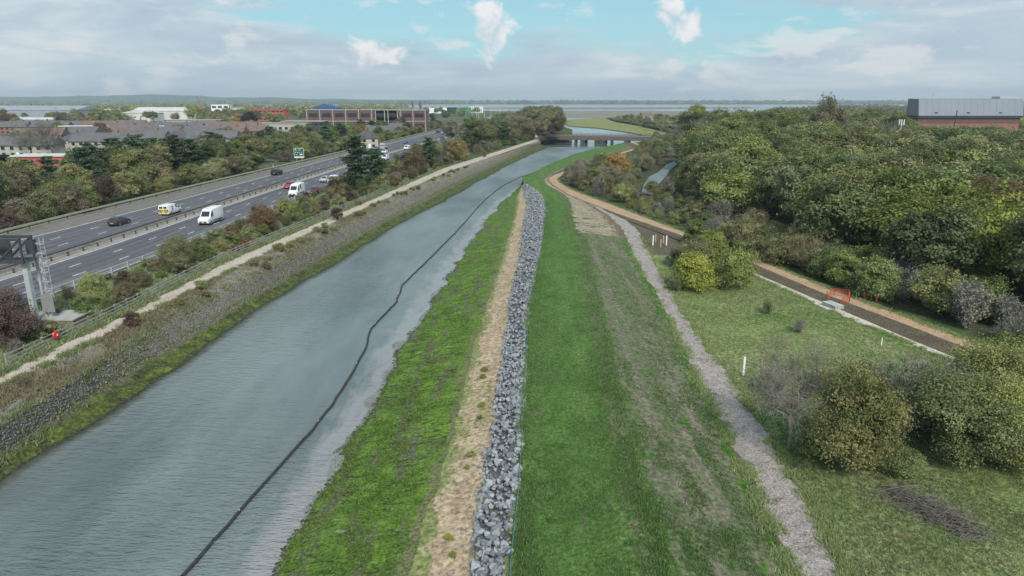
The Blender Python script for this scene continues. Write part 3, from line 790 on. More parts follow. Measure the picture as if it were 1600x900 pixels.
def scatter_rocks():
    r = np.random.default_rng(5)
    spots = []
    y = 21.0
    while y < 184:
        a, b = rx(3, y), rx(4, y)
        w = b - a
        if w > 0.25:
            den = 14.0 if y < 60 else 11.0
            step = 0.25
            for _ in range(r.poisson((w + 0.5) * step * den)):
                u = r.uniform(-0.06, 1.04)
                s = r.choice([0.2, 0.32, 0.44, 0.56, 0.74], p=[0.22, 0.28, 0.27, 0.16, 0.07]) * r.uniform(0.8, 1.2) * (1.0 if y < 60 else 0.85)
                x = a + u * w; yy = y + r.uniform(0, step)
                z = ground_z(x, yy) + 0.04 + r.uniform(0.0, 0.30) * math.sin(math.pi * min(max(u, 0), 1)) ** 0.5
                spots.append((x, yy, z, s))
        y += 0.25
    for _ in range(420):            # strays on the sand and at the grass edge
        y = 24 * (150 / 24) ** r.uniform(); a, b = rx(3, y), rx(4, y)
        x = a - abs(r.normal(0, 0.5)) if r.uniform() < 0.75 else b + abs(r.normal(0, 0.12))
        s = r.uniform(0.08, 0.26); spots.append((x, y, ground_z(x, y) + s * 0.2, s))
    cd_ = lambda p: (p[0] ** 2 + p[1] ** 2 + (24 - p[2]) ** 2)
    vis = [p for p in spots if p[1] > 24.4]
    vis.sort(key=lambda p: cd_(p) / p[3] ** 2)
    for (x, yy, z, s) in vis[:300]:
        o = bpy.data.objects.new('rock', ROCKS[r.integers(len(ROCKS))])
        o.location = (x, yy, z); o.scale = (s, s, s)
        o.rotation_euler = (r.uniform(-0.5, 0.5), r.uniform(-0.5, 0.5), r.uniform(0, 6.28))
        COL.objects.link(o); o.parent = armour
    V = []; Fc = []; A = []; b = 0
    for (x, yy, z, s) in vis[300:] + [p for p in spots if p[1] <= 24.4]:
        v, f = ROCK_NP[r.integers(len(ROCK_NP))]
        V.append(v @ rot_matrix(r).T * s * np.array([1, 1, 0.85]) + (x, yy, z)); Fc.append(f + b); b += len(v)
        A.append(np.full(len(f), r.uniform()))
    me = np_mesh('rocks', np.concatenate(V), np.concatenate(Fc), np.concatenate(A))
    o = link_mesh('rocks', me, M['rock'], armour); o['kind'] = 'stuff'
scatter_rocks()
def scatter_stones():
    """small loose stones of the left bank and the odd stone on the sand"""
    r = np.random.default_rng(6)
    V = []; Fc = []; A = []; b = 0
    def put(x, y, s):
        nonlocal b
        v, f = ROCK_NP[r.integers(len(ROCK_NP))]
        V.append(v @ rot_matrix(r).T * s + (x, y, ground_z(x, y) + 0.02)); Fc.append(f + b); b += len(v)
        A.append(np.full(len(f), r.uniform()))
    for _ in range(7000):
        y = 33 * (170 / 33) ** r.uniform()
        a, c = lx(11, y), lx(12, y)
        put(a + (c - a) * r.uniform(-0.1, 1.1), y, r.uniform(0.12, 0.27) * (0.85 + y / 400))
    for _ in range(2600):
        y = 33 * (150 / 33) ** r.uniform()
        a, c = lx(10, y), lx(11, y)
        put(a + (c - a) * r.uniform(0.1, 1.0), y, r.uniform(0.12, 0.28))
    o = link_mesh('bank_stones', np_mesh('bank_stones', np.concatenate(V), np.concatenate(Fc), np.concatenate(A)), M['smallstone'])
    tag(o, 'loose small grey stones strewn over the bank below the towpath', 'stones', kind='stuff')
scatter_stones()

# ------------------------------------------------------------------ grass blades (uncountable)
def blades(name, spots, h, w, mat, label, seed, lean=0.5):
    """spots: (n, 3); three narrow blades at each"""
    r = np.random.default_rng(seed)
    P = np.repeat(np.asarray(spots), 3, 0); k = len(P)
    a = r.uniform(0, 6.283, k); hh = h * r.uniform(0.5, 1.3, k); ww = w * r.uniform(0.6, 1.3, k)
    off = np.stack([r.normal(0, w * 1.2, k), r.normal(0, w * 1.2, k), np.zeros(k)], -1)
    d = np.stack([np.cos(a), np.sin(a), np.zeros(k)], -1) * ww[:, None] / 2
    la = r.uniform(0, 6.283, k)
    tip = np.stack([np.cos(la) * hh * lean, np.sin(la) * hh * lean, hh], -1)
    V = np.stack([P + off - d, P + off + d, P + off + tip], 1).reshape(-1, 3)
    Fc = np.arange(3 * k).reshape(-1, 3)
    rnd = np.clip(np.repeat(r.uniform(0, 1, len(spots)), 3) * 0.6 + r.uniform(0, 0.4, k), 0, 1)
    o = link_mesh(name, np_mesh(name, V, Fc, rnd), mat)
    return tag(o, label, 'grass', kind='stuff')
def strip_spots(rows, X, Z, i, n_, y0, y1, seed, keep=None, power=1.0):
    r = np.random.default_rng(seed)
    u = r.uniform(0, 1, n_)
    y = 1 / (1 / y0 + u * (1 / y1 - 1 / y0))          # denser near the camera
    f = r.uniform(0, 1, n_) ** power
    xa = np.interp(y, rows, X[i]); xb = np.interp(y, rows, X[i + 1]); za = np.interp(y, rows, Z[i]); zb = np.interp(y, rows, Z[i + 1])
    x = xa + (xb - xa) * f
    P = np.stack([x, y, za + (zb - za) * f], -1)
    if keep is not None:
        P = P[keep(x, y, f, r)]
    return P
blades('grass_blades', strip_spots(RR, RX, RZ, 4, 60000, 23, 150, 1, lambda x, y, f, r: fbm(x * 0.7, y * 0.3, 17) + r.uniform(-0.2, 0.2, len(x)) > 0.40) + np.array([0, 0, 0.03]), 0.15, 0.06, LEAF['grassy'], 'short dense green grass blades on the bank beside the rocks', 51)
blades('sparse_blades', strip_spots(RR, RX, RZ, 5, 26000, 23, 105, 2, lambda x, y, f, r: fbm(x * 0.9, y * 0.35, 3) + r.uniform(-0.12, 0.12, len(x)) > 0.56), 0.12, 0.055, LEAF['grassy'], 'thin scattered grass on the brown slope above the chip path', 52)
blades('meadow_blades', strip_spots(RR, RX, RZ, 7, 52000, 24, 88, 3, lambda x, y, f, r: x < 1.1 * y + 25), 0.12, 0.06, LEAF['meadow'], 'rough meadow grass between the chip path and the gravel strip', 53)
blades('bank_grass', strip_spots(LR, LX, LZ, 10, 20000, 34, 170, 4, lambda x, y, f, r: fbm(x * 0.5, y * 0.22, 8) + r.uniform(-0.1, 0.1, len(x)) > 0.54), 0.34, 0.08, LEAF['straw'], 'dry straw coloured grass on the stony bank by the towpath', 54, 0.8)
blades('verge_blades', strip_spots(LR, LX, LZ, 8, 26000, 45, 250, 5), 0.35, 0.12, LEAF['meadow'], 'rough grass under the shrubs along the timber fence', 55, 0.7)
blades('weed_fronds', np.concatenate([strip_spots(RR, RX, RZ, 1, 24000, 24, 120, 6, lambda x, y, f, r: (fbm(x * 0.8, y * 0.5, 13) + r.uniform(-0.15, 0.15, len(x)) > 0.53) & (f < 0.86))]), 0.07, 0.13, LEAF['lime'], 'bright green weed lying over the bank beside the creek', 56, 2.2)

def edge_spots(rows, X, idx, n_, y0, y1, spread, seed):
    r = np.random.default_rng(seed); u = r.uniform(0, 1, n_); y = 1 / (1 / y0 + u * (1 / y1 - 1 / y0))
    x = np.interp(y, rows, X[idx]) + r.normal(0, spread, n_) * (0.3 + fbm(y / 1.7, y * 0, seed))
    k = fbm(y / 1.3, y * 0 + seed, seed + 3) > 0.42
    return np.array([(a, b, ground_z(a, b)) for a, b in zip(x[k], y[k])])
blades('edge_grass', np.concatenate([edge_spots(RR, RX, 6, 7000, 23, 110, 0.38, 81), edge_spots(RR, RX, 7, 7000, 23, 110, 0.38, 82), edge_spots(RR, RX, 4, 4000, 23, 120, 0.12, 83), edge_spots(RR, RX, 8, 2500, 50, 90, 0.25, 84), edge_spots(RR, RX, 11, 4500, 50, 200, 0.4, 85)]), 0.2, 0.06, LEAF['meadow'], 'ragged grass tufts creeping over the edges of the paths', 57, 0.7)
blades('towpath_edge_grass', np.concatenate([edge_spots(LR, LX, 9, 6000, 42, 220, 0.35, 86), edge_spots(LR, LX, 10, 5000, 38, 220, 0.35, 87), edge_spots(LR, LX, 11, 5000, 36, 220, 0.45, 88)]), 0.32, 0.09, LEAF['meadow'], 'rough grass tufts along the edges of the towpath', 58, 0.8)
# ------------------------------------------------------------------ vegetation prototypes (meshes only; shared by the copies)
def quads_at(C, Nrm, size, r, aspect=1.0):
    """leaf quads (diamonds) round centres C facing Nrm"""
    k = len(C)
    Nrm = Nrm / (np.linalg.norm(Nrm, axis=1)[:, None] + 1e-9)
    T = np.cross(Nrm, r.normal(size=(k, 3))); T /= (np.linalg.norm(T, axis=1)[:, None] + 1e-9)
    B = np.cross(Nrm, T)
    s = (size * r.uniform(0.6, 1.4, k))[:, None]
    V = np.stack([C - T * s * aspect, C - B * s * 0.55 + Nrm * s * 0.12, C + T * s * aspect, C + B * s * 0.55 + Nrm * s * 0.12], 1).reshape(-1, 3)
    return V, np.arange(4 * k).reshape(-1, 4)
def np_tube_mesh(segs, n=5):
    """segs: list of (a, b, ra, rb)"""
    A = np.array([s[0] for s in segs], float); B = np.array([s[1] for s in segs], float)
    ra = np.array([s[2] for s in segs]); rb = np.array([s[3] for s in segs])
    D = B - A; D /= (np.linalg.norm(D, axis=1)[:, None] + 1e-9)
    up = np.where(np.abs(D[:, 2:3]) < 0.9, np.array([[0, 0, 1.0]]), np.array([[1.0, 0, 0]]))
    S = np.cross(D, up); S /= (np.linalg.norm(S, axis=1)[:, None] + 1e-9); U = np.cross(S, D)
    an = np.arange(n) * 2 * np.pi / n
    ring = S[:, None, :] * np.cos(an)[None, :, None] + U[:, None, :] * np.sin(an)[None, :, None]
    V = np.stack([A[:, None, :] + ring * ra[:, None, None], B[:, None, :] + ring * rb[:, None, None]], 1).reshape(-1, 3)
    m = len(segs); b = np.arange(m)[:, None] * 2 * n; i = np.arange(n)[None, :]; j = (i + 1) % n
    return V, np.stack([b + i, b + j, b + n + j, b + n + i], -1).reshape(-1, 4)

def limb(p, q, r0, r1, r, k=4, wob=0.08):
    """bent limb as a chain of segments"""
    p = np.array(p, float); q = np.array(q, float); L = np.linalg.norm(q - p)
    pts = [p + (q - p) * t + r.normal(0, wob * L, 3) * math.sin(math.pi * t) for t in np.linspace(0, 1, k + 1)]
    rr = np.linspace(r0, r1, k + 1)
    return [(pts[i], pts[i + 1], rr[i], rr[i + 1]) for i in range(k)]

def broadleaf(name, seed, H=10.0, Rr=3.8, lobes=11, clumps=150, leaves=62, leaf=0.19, low=0.22, spread=1.0, ragged=0.22):
    r = np.random.default_rng(seed)
    cz = H * (low + 1) / 2; rz = H * (1 - low) / 2
    L = []
    for k in range(lobes):
        a = 2.4 * k + r.uniform(-0.5, 0.5); e = r.uniform(-0.75, 1.0) if k else 1.0
        rad = 0.62 * math.sqrt(max(0.05, 1 - e * e * 0.75)) * r.uniform(0.7, 1.1) * spread
        L.append((np.array([math.cos(a) * rad * Rr, math.sin(a) * rad * Rr, cz + e * rz * 0.62]), Rr * r.uniform(0.30, 0.60)))
    C = []; Nn = []; A = []
    for k in range(clumps):
        c, rad = L[r.integers(lobes)]
        d = r.normal(size=3); d[2] = d[2] * 0.8 + 0.25; d /= np.linalg.norm(d)
        pc = c + d * rad * r.uniform(0.72, 1.08)
        # keep clumps on the outside of the whole crown
        rel = (pc - np.array([0, 0, cz])) / np.array([Rr, Rr, rz])
        if np.linalg.norm(rel) < 0.42: continue
        m = int(leaves * r.uniform(0.6, 1.4)); sg = rad * r.uniform(0.16, 0.30)
        P = pc + r.normal(0, 1, (m, 3)) * sg * np.array([1.15, 1.15, 0.75])
        C.append(P); Nn.append(d * 1.3 + r.normal(0, 0.5, (m, 3)) + np.array([0, 0, 0.4]))
        A.append(np.clip(r.uniform(0.0, 1.0) * 0.75 + r.uniform(0, 0.25, m), 0, 1))
    for k in range(int(clumps * ragged)):            # ragged sprigs beyond the outline
        c, rad = L[r.integers(lobes)]
        d = r.normal(size=3); d[2] = d[2] * 0.6 + 0.45; d /= np.linalg.norm(d)
        m = int(leaves * 0.45); tt = r.uniform(0.9, 1.38, m)
        C.append(c + d * rad * tt[:, None] + r.normal(0, 0.055 * Rr, (m, 3))); Nn.append(r.normal(0, 0.8, (m, 3)) + np.array([0, 0, 0.5])); A.append(np.clip(r.uniform(0.2, 0.8) + r.uniform(-0.2, 0.3, m), 0, 1))
    C = np.concatenate(C); Nn = np.concatenate(Nn); A = np.concatenate(A)
    C[:, 2] = np.maximum(C[:, 2], 0.12)
    V, Fc = quads_at(C, Nn, leaf, r)
    crown = np_mesh(name + '_crown', V, Fc, A)
    segs = limb((0, 0, -0.2), (r.normal(0, 0.1), r.normal(0, 0.1), H * max(low, 0.18)), H * 0.022, H * 0.016, r, 3, 0.03)
    top = segs[-1][1]
    for c, rad in L:
        segs += limb(top, c, H * 0.010, H * 0.004, r, 4)
        for _ in range(4):
            d = r.normal(size=3); d[2] = abs(d[2]); d /= np.linalg.norm(d)
            segs += limb(c, c + d * rad * 1.05, H * 0.004, H * 0.0012, r, 2)
    V, Fc = np_tube_mesh(segs)
    return np_mesh(name + '_trunk', V, Fc, smooth=True), crown

def twiggy(name, seed, H=4.0, Rr=2.2, stems=26, twigs=2600, leaves=1500, leaf=0.10):
    """leafless or half-bare shrub: radiating stems, a haze of twigs, a few leaves"""
    r = np.random.default_rng(seed)
    segs = []; tips = []
    for k in range(stems):
        a = r.uniform(0, 6.283); rad = Rr * r.uniform(0.2, 1.0); h = H * math.sqrt(max(0.06, 1 - (rad / Rr) ** 2 * 0.85)) * r.uniform(0.75, 1.02)
        q = np.array([math.cos(a) * rad, math.sin(a) * rad, h])
        ch = limb((r.normal(0, 0.12), r.normal(0, 0.12), -0.1), q, 0.014 * H, 0.003 * H, r, 4, 0.07)
        segs += ch; tips += [s[1] for s in ch[1:]]
    tips = np.array(tips)
    base = tips[r.integers(len(tips), size=twigs)]
    d = r.normal(size=(twigs, 3)); d[:, 2] = d[:, 2] * 0.7 + 0.4
    d += base / np.array([Rr, Rr, H]) * 0.8; d /= np.linalg.norm(d, axis=1)[:, None]
    base = base + r.normal(0, 0.10 * Rr, (twigs, 3))
    ln = r.uniform(0.12, 0.34, twigs)[:, None] * H * 0.45
    w = np.cross(d, r.normal(size=(twigs, 3))); w /= np.linalg.norm(w, axis=1)[:, None]
    wd = 0.004 * H
    V1 = np.stack([base - w * wd, base + w * wd, base + d * ln + w * wd * 0.3, base + d * ln - w * wd * 0.3], 1).reshape(-1, 3)
    V1[:, 2] = np.maximum(V1[:, 2], 0.03)
    F1 = np.arange(4 * twigs).reshape(-1, 4)
    A1 = r.uniform(0.2, 1.0, twigs)
    C = base[r.integers(twigs, size=leaves)] + r.normal(0, 0.09 * Rr, (leaves, 3)); C[:, 2] = np.maximum(C[:, 2], 0.08)
    V2, F2 = quads_at(C, r.normal(size=(leaves, 3)) + np.array([0, 0, 0.6]), leaf, r)
    crown = np_mesh(name + '_crown', np.concatenate([V1, V2]), np.concatenate([F1, F2 + len(V1)]), np.concatenate([A1, r.uniform(0, 1, leaves)]))
    V, Fc = np_tube_mesh(segs, 4)
    return np_mesh(name + '_trunk', V, Fc, smooth=True), crown

def pine(name, seed, H=12.0, Rr=3.6, whorls=13, leaf=0.26):
    r = np.random.default_rng(seed)
    segs = limb((0, 0, -0.2), (r.normal(0, 0.3), r.normal(0, 0.3), H * 0.97), H * 0.022, H * 0.004, r, 8, 0.012)
    axis = [s[0] for s in segs] + [segs[-1][1]]
    C = []; Nn = []; A = []
    for k in range(whorls):
        f = 0.10 + 0.88 * k / (whorls - 1)
        base = np.array([np.interp(f, np.linspace(0, 1, len(axis)), [p[i] for p in axis]) for i in range(3)])
        reach = Rr * (math.sin(math.pi * min(1, 0.32 + 0.70 * (1 - f))) ** 0.7) * (0.22 + 0.9 * (1 - f) ** 0.75)
        for b in range(int(r.integers(5, 8))):
            a = r.uniform(0, 6.283); ln = max(0.5, reach * r.uniform(0.6, 1.2))
            q = base + np.array([math.cos(a) * ln, math.sin(a) * ln, ln * r.uniform(-0.02, 0.42)])
            segs += limb(base, q, H * 0.006, H * 0.0015, r, 3, 0.04)
            for t in np.linspace(0.35, 1.05, max(3, int(ln * 2.6))):
                m = 34
                pc = base + (q - base) * t + r.normal(0, 0.14, 3)
                P = pc + r.normal(0, 1, (m, 3)) * np.array([0.34, 0.34, 0.15]) * (0.6 + ln * 0.14)
                C.append(P); Nn.append(r.normal(0, 0.7, (m, 3)) + np.array([0, 0, 0.9]))
                A.append(np.clip(r.uniform(0, 0.8) * 0.7 + r.uniform(0, 0.3, m), 0, 1))
    C = np.concatenate(C); C[:, 2] = np.maximum(C[:, 2], 0.15)
    V, Fc = quads_at(C, np.concatenate(Nn), leaf * 0.62, r, 1.3)
    crown = np_mesh(name + '_crown', V, Fc, np.concatenate(A))
    V, Fc = np_tube_mesh(segs)
    return np_mesh(name + '_trunk', V, Fc, smooth=True), crown

def bare(name, seed, H=8.0, depth=6, spread=0.55):
    """leafless tree: forking limbs in the trunk mesh, fine twigs in the crown mesh"""
    r = np.random.default_rng(seed)
    segs = []; fine = []
    def grow(p, d, ln, rad, lev):
        k = 3 if lev < 2 else 2
        q = p
        for i in range(k):
            d2 = d + r.normal(0, 0.10, 3); d2 /= np.linalg.norm(d2)
            q2 = q + d2 * ln / k
            (segs if lev < 4 else fine).append((q, q2, rad * (1 - 0.3 * i / k), rad * (1 - 0.3 * (i + 1) / k)))
            q = q2; d = d2
            if 0 < lev < depth and i < k - 1 and r.uniform() < 0.75:
                sd_ = d + r.normal(0, 0.75, 3); sd_ /= np.linalg.norm(sd_)
                grow(q, sd_, ln * 0.55, rad * 0.45, lev + 1)
        if lev < depth:
            for _ in range(3 if lev < 3 else 2):
                sd_ = d + r.normal(0, spread, 3) + np.array([0, 0, 0.12]); sd_ /= np.linalg.norm(sd_)
                grow(q, sd_, ln * r.uniform(0.66, 0.84), rad * 0.6, lev + 1)
    grow(np.array([0, 0, -0.2]), np.array([0.05, 0.0, 1.0]), H * 0.30, H * 0.018, 0)
    V, Fc = np_tube_mesh(segs, 6)
    z = V[:, 2].max()
    tr = np_mesh(name + '_trunk', V, Fc, smooth=True)
    V, Fc = np_tube_mesh(fine, 3)
    base = np.array([s_[1] for s_ in fine]); dirs = np.array([s_[1] - s_[0] for s_ in fine])
    base = np.repeat(base, 2, 0); dirs = np.repeat(dirs, 2, 0); k = len(base)
    dirs = dirs / (np.linalg.norm(dirs, axis=1)[:, None] + 1e-9) + r.normal(0, 0.55, (k, 3)) + np.array([0, 0, 0.15])
    dirs /= np.linalg.norm(dirs, axis=1)[:, None]
    w = np.cross(dirs, r.normal(size=(k, 3))); w /= np.linalg.norm(w, axis=1)[:, None]; wd = 0.0009 * H
    ln = r.uniform(0.04, 0.10, k)[:, None] * H
    V1 = np.stack([base - w * wd, base + w * wd, base + dirs * ln + w * wd * 0.4, base + dirs * ln - w * wd * 0.4], 1).reshape(-1, 3)
    Fc = np.concatenate([Fc, np.arange(4 * k).reshape(-1, 4) + len(V)]); V = np.concatenate([V, V1])
    V[:, 2] = np.maximum(V[:, 2], 0.1)
    return tr, np_mesh(name + '_crown', V, Fc, r.uniform(0.1, 0.8, len(Fc)))

PROTO = {
    'tree_a': broadleaf('tree_a', 1, 10, 4.0, 12, 210, 60, 0.18), 'tree_b': broadleaf('tree_b', 2, 10, 3.5, 10, 190, 60, 0.18, 0.18),
    'tree_c': broadleaf('tree_c', 3, 10, 4.5, 14, 230, 58, 0.19, 0.2, 1.1), 'tree_d': broadleaf('tree_d', 4, 10, 3.2, 9, 180, 60, 0.17, 0.25),
    'tall': broadleaf('tall', 5, 10, 1.5, 9, 130, 60, 0.14, 0.08), 'shrub_a': broadleaf('shrub_a', 6, 4, 2.4, 10, 200, 62, 0.10, 0.02),
    'shrub_b': broadleaf('shrub_b', 7, 4, 2.0, 8, 170, 62, 0.10, 0.02), 'shrub_c': broadleaf('shrub_c', 8, 4, 2.8, 12, 230, 60, 0.10, 0.0, 1.1),
    'twig_a': twiggy('twig_a', 9), 'twig_b': twiggy('twig_b', 10, 4, 2.6, 34, 3600, 700), 'twig_c': twiggy('twig_c', 12, 4, 1.8, 22, 2600, 3200),
    'pine_a': pine('pine_a', 13), 'pine_b': pine('pine_b', 14, 12, 4.2, 12), 'bare_a': bare('bare_a', 15), 'bare_b': bare('bare_b', 16, 8, 6, 0.45),
    'near_a': broadleaf('near_a', 17, 6, 2.6, 12, 330, 80, 0.07, 0.02, 1.15, 0.6), 'near_b': broadleaf('near_b', 18, 6, 3.3, 16, 430, 80, 0.075, 0.0, 1.2, 0.6),
}
PH = {}
for k, (tr, cr) in PROTO.items():
    co = np.empty(len(cr.vertices) * 3, np.float32); cr.vertices.foreach_get('co', co)
    PH[k] = float(np.percentile(co.reshape(-1, 3)[:, 2], 99.5))
    tr.materials.append(M['bark']); cr.materials.append(LEAF['green'])

def px_of(x, y, z=3.0):
    dep = y * math.cos(PITCH) + (CAM_H - z) * math.sin(PITCH)
    return 800 + FPX * x / dep
def at_y(px_, y, z=3.0):
    return (px_ - 800) / FPX * (y * math.cos(PITCH) + (CAM_H - z) * math.sin(PITCH))
SHAPE = {'tree_a': 'rounded', 'tree_b': 'upright', 'tree_c': 'spreading', 'tree_d': 'narrow', 'tall': 'columnar', 'shrub_a': 'rounded', 'shrub_b': 'compact', 'shrub_c': 'spreading', 'twig_a': 'twiggy', 'twig_b': 'dense twiggy', 'twig_c': 'loose leafy'}
def plant(name, proto, tint, x, y, h, label, cat, group=None, rz=None, z=None, wide=1.0, bark=None, parts=True):
    if group and not -200 < px_of(x, y) < 1830: return None
    if group:
        size = 'tall' if h > (10.5 if cat == 'tree' else 4.4) else ('low' if h < (8.5 if cat == 'tree' else 2.6) else '')
        sh = SHAPE.get(proto, '')
        if len(label.split()) > 13: sh = ''
        label = ' '.join(w for w in (size, sh, label) if w); group = ' '.join(w for w in (size, sh, group) if w)
    rz = random.uniform(0, 6.28) if rz is None else rz
    zb = ground_z(x, y) if z is None else z
    if group and name in ('tree', 'shrub') and not FLUSH:
        QUEUE.append((name, proto, tint, x, y, h, label, cat, group, rz, zb, wide, bark, parts)); return None
    return set_plant(name, proto, tint, x, y, h, label, cat, group, rz, zb, wide, bark, parts)
QUEUE = []; FLUSH = []
def set_plant(name, proto, tint, x, y, h, label, cat, group, rz, z, wide, bark, parts):
    s = h / PH[proto]
    o = empty(name, (x, y, z), rz, label, cat, group)
    o.scale = (s * wide, s * wide, s)
    tr, cr = PROTO[proto]
    if parts:
        link_mesh('trunk', tr, bark or M['bark'], o)
    link_mesh('crown', cr, LEAF[tint], o)
    return o

TREES = ['tree_a', 'tree_b', 'tree_c', 'tree_d']
SHRUBS = ['shrub_a', 'shrub_b', 'shrub_c']
TWIGS = ['twig_a', 'twig_b', 'twig_c']
def pick(d):
    ks = list(d); return random.choices(ks, [d[k] for k in ks])[0]

class Spacer:
    """keeps plants apart"""
    def __init__(s): s.c = {}
    def ok(s, x, y, d):
        g = 6.0; i, j = int(x // g), int(y // g); k = int(d // g) + 1
        for a in range(i - k, i + k + 1):
            for b in range(j - k, j + k + 1):
                for (u, v) in s.c.get((a, b), ()):
                    if (u - x) ** 2 + (v - y) ** 2 < d * d: return False
        s.c.setdefault((i, j), []).append((x, y)); return True

CH_POLY = px_poly([(995, 306), (1030, 306), (1058, 282), (1072, 262), (1080, 246), (1034, 248), (1008, 270), (996, 288)], 2.36)
def inside(x, y, poly):
    c = False; j = len(poly) - 1
    for i in range(len(poly)):
        if (poly[i][1] > y) != (poly[j][1] > y) and x < (poly[j][0] - poly[i][0]) * (y - poly[i][1]) / (poly[j][1] - poly[i][1]) + poly[i][0]: c = not c
        j = i
    return c

def wood_zone(x, y):
    p = px_of(x, y)
    if p < 1180: return 'behind the side channel' if y > 140 else 'behind the round meadow bushes'
    if p < 1345: return 'round the tallest brown tree' if y > 170 else 'behind the round meadow bushes'
    if p < 1440: return 'below the phone mast' if y > 125 else 'above the orange netting'
    return 'before the grey metal hall' if y > 125 else 'past the orange netting'
def path_zone(x, y):
    return 'near the orange netting' if y < 82 else ('across from the meadow bushes' if y < 112 else ('beside the side channel' if y < 175 else 'beyond the golden tree'))
def verge_zone(y):
    return 'near the gantry' if y < 74 else ('across from the high roof van' if y < 100 else ('before the tall roadside pine' if y < 150 else ('past the tall roadside pine' if y < 260 else 'towards the bridge')))
def belt_zone(y):
    return 'left of the chevron van' if y < 140 else ('beside the green direction sign' if y < 230 else 'past the green direction sign')
# ---- the big wood right of the sandy path
WOOD = {'green': 5.0, 'dark green': 2.6, 'olive': 3.6, 'yellow green': 0.7, 'grey': 1.1, 'brownish': 0.5, 'rust orange': 0.08}
sp = Spacer()
random.seed(21)
cnt = 0
for _ in range(26000):
    y = 48 * (400 / 48) ** random.random()
    x = random.uniform(rx(11, min(y, 371)) + 2.0, 0.94 * y + 16)
    e = x - rx(11, min(y, 371))
    if y > 371: e = x - (60 + (y - 371) * 0.55); 
    if e < 2.0 or inside(x, y, CH_POLY): continue
    # keep the view on to the side channel open, low scrub only in front of it
    px_ = px_of(x, y)
    if not -40 < px_ < 1820: continue
    if y > 250 and px_ < 1022: continue
    if y < 158 and 985 < px_ < 1085 and y > 105: hgt, gap = random.uniform(1.3, 2.2), 2.6
    elif y > 150 and px_ < 1070: hgt, gap = random.uniform(2.8, 4.8), 4.0
    elif e < 8: hgt, gap = random.uniform(3.0, 5.4), 3.4
    else:
        hgt = random.uniform(9.0, 13.5) + min(4.5, max(0, y - 120) * 0.022); gap = 5.0 + y * 0.017
        if px_ > 1405 and y > 190: hgt = min(hgt, 21.5 - 38 / FPX * y)
        if x > 0.70 * y: hgt *= 0.9
    if not sp.ok(x, y, gap): continue
    tint = pick(WOOD)
    if hgt < 7:
        if random.random() < 0.28: pr, tint = random.choice(TWIGS), random.choice(['grey', 'grey', 'brownish', 'olive'])
        else: pr = random.choice(SHRUBS)
        plant('shrub', pr, tint, x, y, hgt, f'{tint} shrub edging the sandy path {path_zone(x, y)}', 'shrub', f'{tint} shrubs edging the path {path_zone(x, y)}', z=2.2)
    else:
        if tint == 'grey':
            pr = random.choice(['bare_a', 'bare_b', 'twig_b']); hgt *= 0.88
            plant('bare_tree', pr, 'twig' if pr != 'twig_b' else 'grey', x, y, hgt, f'half bare grey tree in the wood {wood_zone(x, y)}', 'tree', f'bare grey trees {wood_zone(x, y)}', z=2.1, bark=M['greybark'])
        else:
            plant('tree', random.choice(TREES), tint, x, y, hgt, f'{tint} leafy tree in the wood {wood_zone(x, y)}', 'tree', f'{tint} trees {wood_zone(x, y)}', z=2.1, wide=random.uniform(1.0, 1.35))
    cnt += 1
# tall crown that breaks the skyline, and the golden tree by the path
p = at(1292, 152, 0); 
plant('tree', 'tree_c', 'brownish', at_y(1292, 258, 12), 258.0, 23.0, 'tallest brown tree rising above the wood on the skyline', 'tree', z=2.1, wide=0.62)
q = at(965, 280, 2.3)
plant('tree', 'shrub_a', 'bright golden', q.x, q.y, 7.6, 'golden orange autumn tree beside the bend of the sandy path', 'tree', z=2.3)
q = at(1085, 190, 2.3)
plant('tree', 'tree_a', 'yellow green', at_y(1085, 370, 12), 370, 19.5, 'tall pale green tree at the far edge of the wood near the bridge', 'tree', z=2.1)
for px_, py_, tint, hh in ((930, 290, 'grey', 4.0), (945, 300, 'yellow green', 4.2), (975, 302, 'grey', 4.0), (915, 278, 'grey', 3.4), (1015, 262, 'olive', 5.5), (1000, 250, 'brownish', 5.5), (1030, 244, 'olive', 6.0), (985, 262, 'yellow green', 5.2), (1005, 238, 'olive', 5.0), (975, 308, 'yellow green', 3.6), (1010, 322, 'olive', 2.2), (1045, 332, 'grey', 2.6), (1080, 338, 'yellow green', 3.2), (1120, 352, 'grey', 4.2), (1150, 350, 'yellow green', 4.6)):
    q = at(px_, py_, 2.3)
    if sp.ok(q.x, q.y, 2.2):
        plant('shrub', random.choice(TWIGS) if tint == 'grey' else random.choice(SHRUBS), tint, q.x, q.y, hh, f'{tint} shrub between the sandy path and the side channel', 'shrub', f'{tint} shrubs by the side channel', z=2.25)
# far right trees beyond the strips
for _ in range(160):
    y = 400 + 140 * random.random()
    x = random.uniform(at_y(1080, y, 2), 0.8 * y + 20)
    if not sp.ok(x, y, 17): continue
    tint = pick({'green': 3, 'olive': 3, 'yellow green': 1.6, 'brownish': 1.2, 'dark green': 2})
    plant('tree', random.choice(TREES), tint, x, y, random.uniform(10, 15), f'{tint} tree in the far woodland between the wood and the harbour', 'tree', f'{tint} trees of the far woodland', z=2.1, wide=1.3, parts=False)
# low yellowish scrub beyond the bridge on the marsh edge
for _ in range(110):
    y = random.uniform(400, 900); pl_ = np.interp(y, [410, 470, 590, 720, 900], [1072, 1042, 1004, 970, 958]); x = at_y(random.uniform(pl_, 1105), y, 2.2)
    if not sp.ok(x, y, 8): continue
    tint = pick({'yellow green': 3, 'olive': 2, 'grey': 1})
    plant('shrub', random.choice(SHRUBS), tint, x, y, random.uniform(3, 7), f'{tint} bush on the marsh edge beyond the bridge', 'shrub', f'{tint} bushes beyond the bridge', z=2.1, wide=1.3, parts=False)

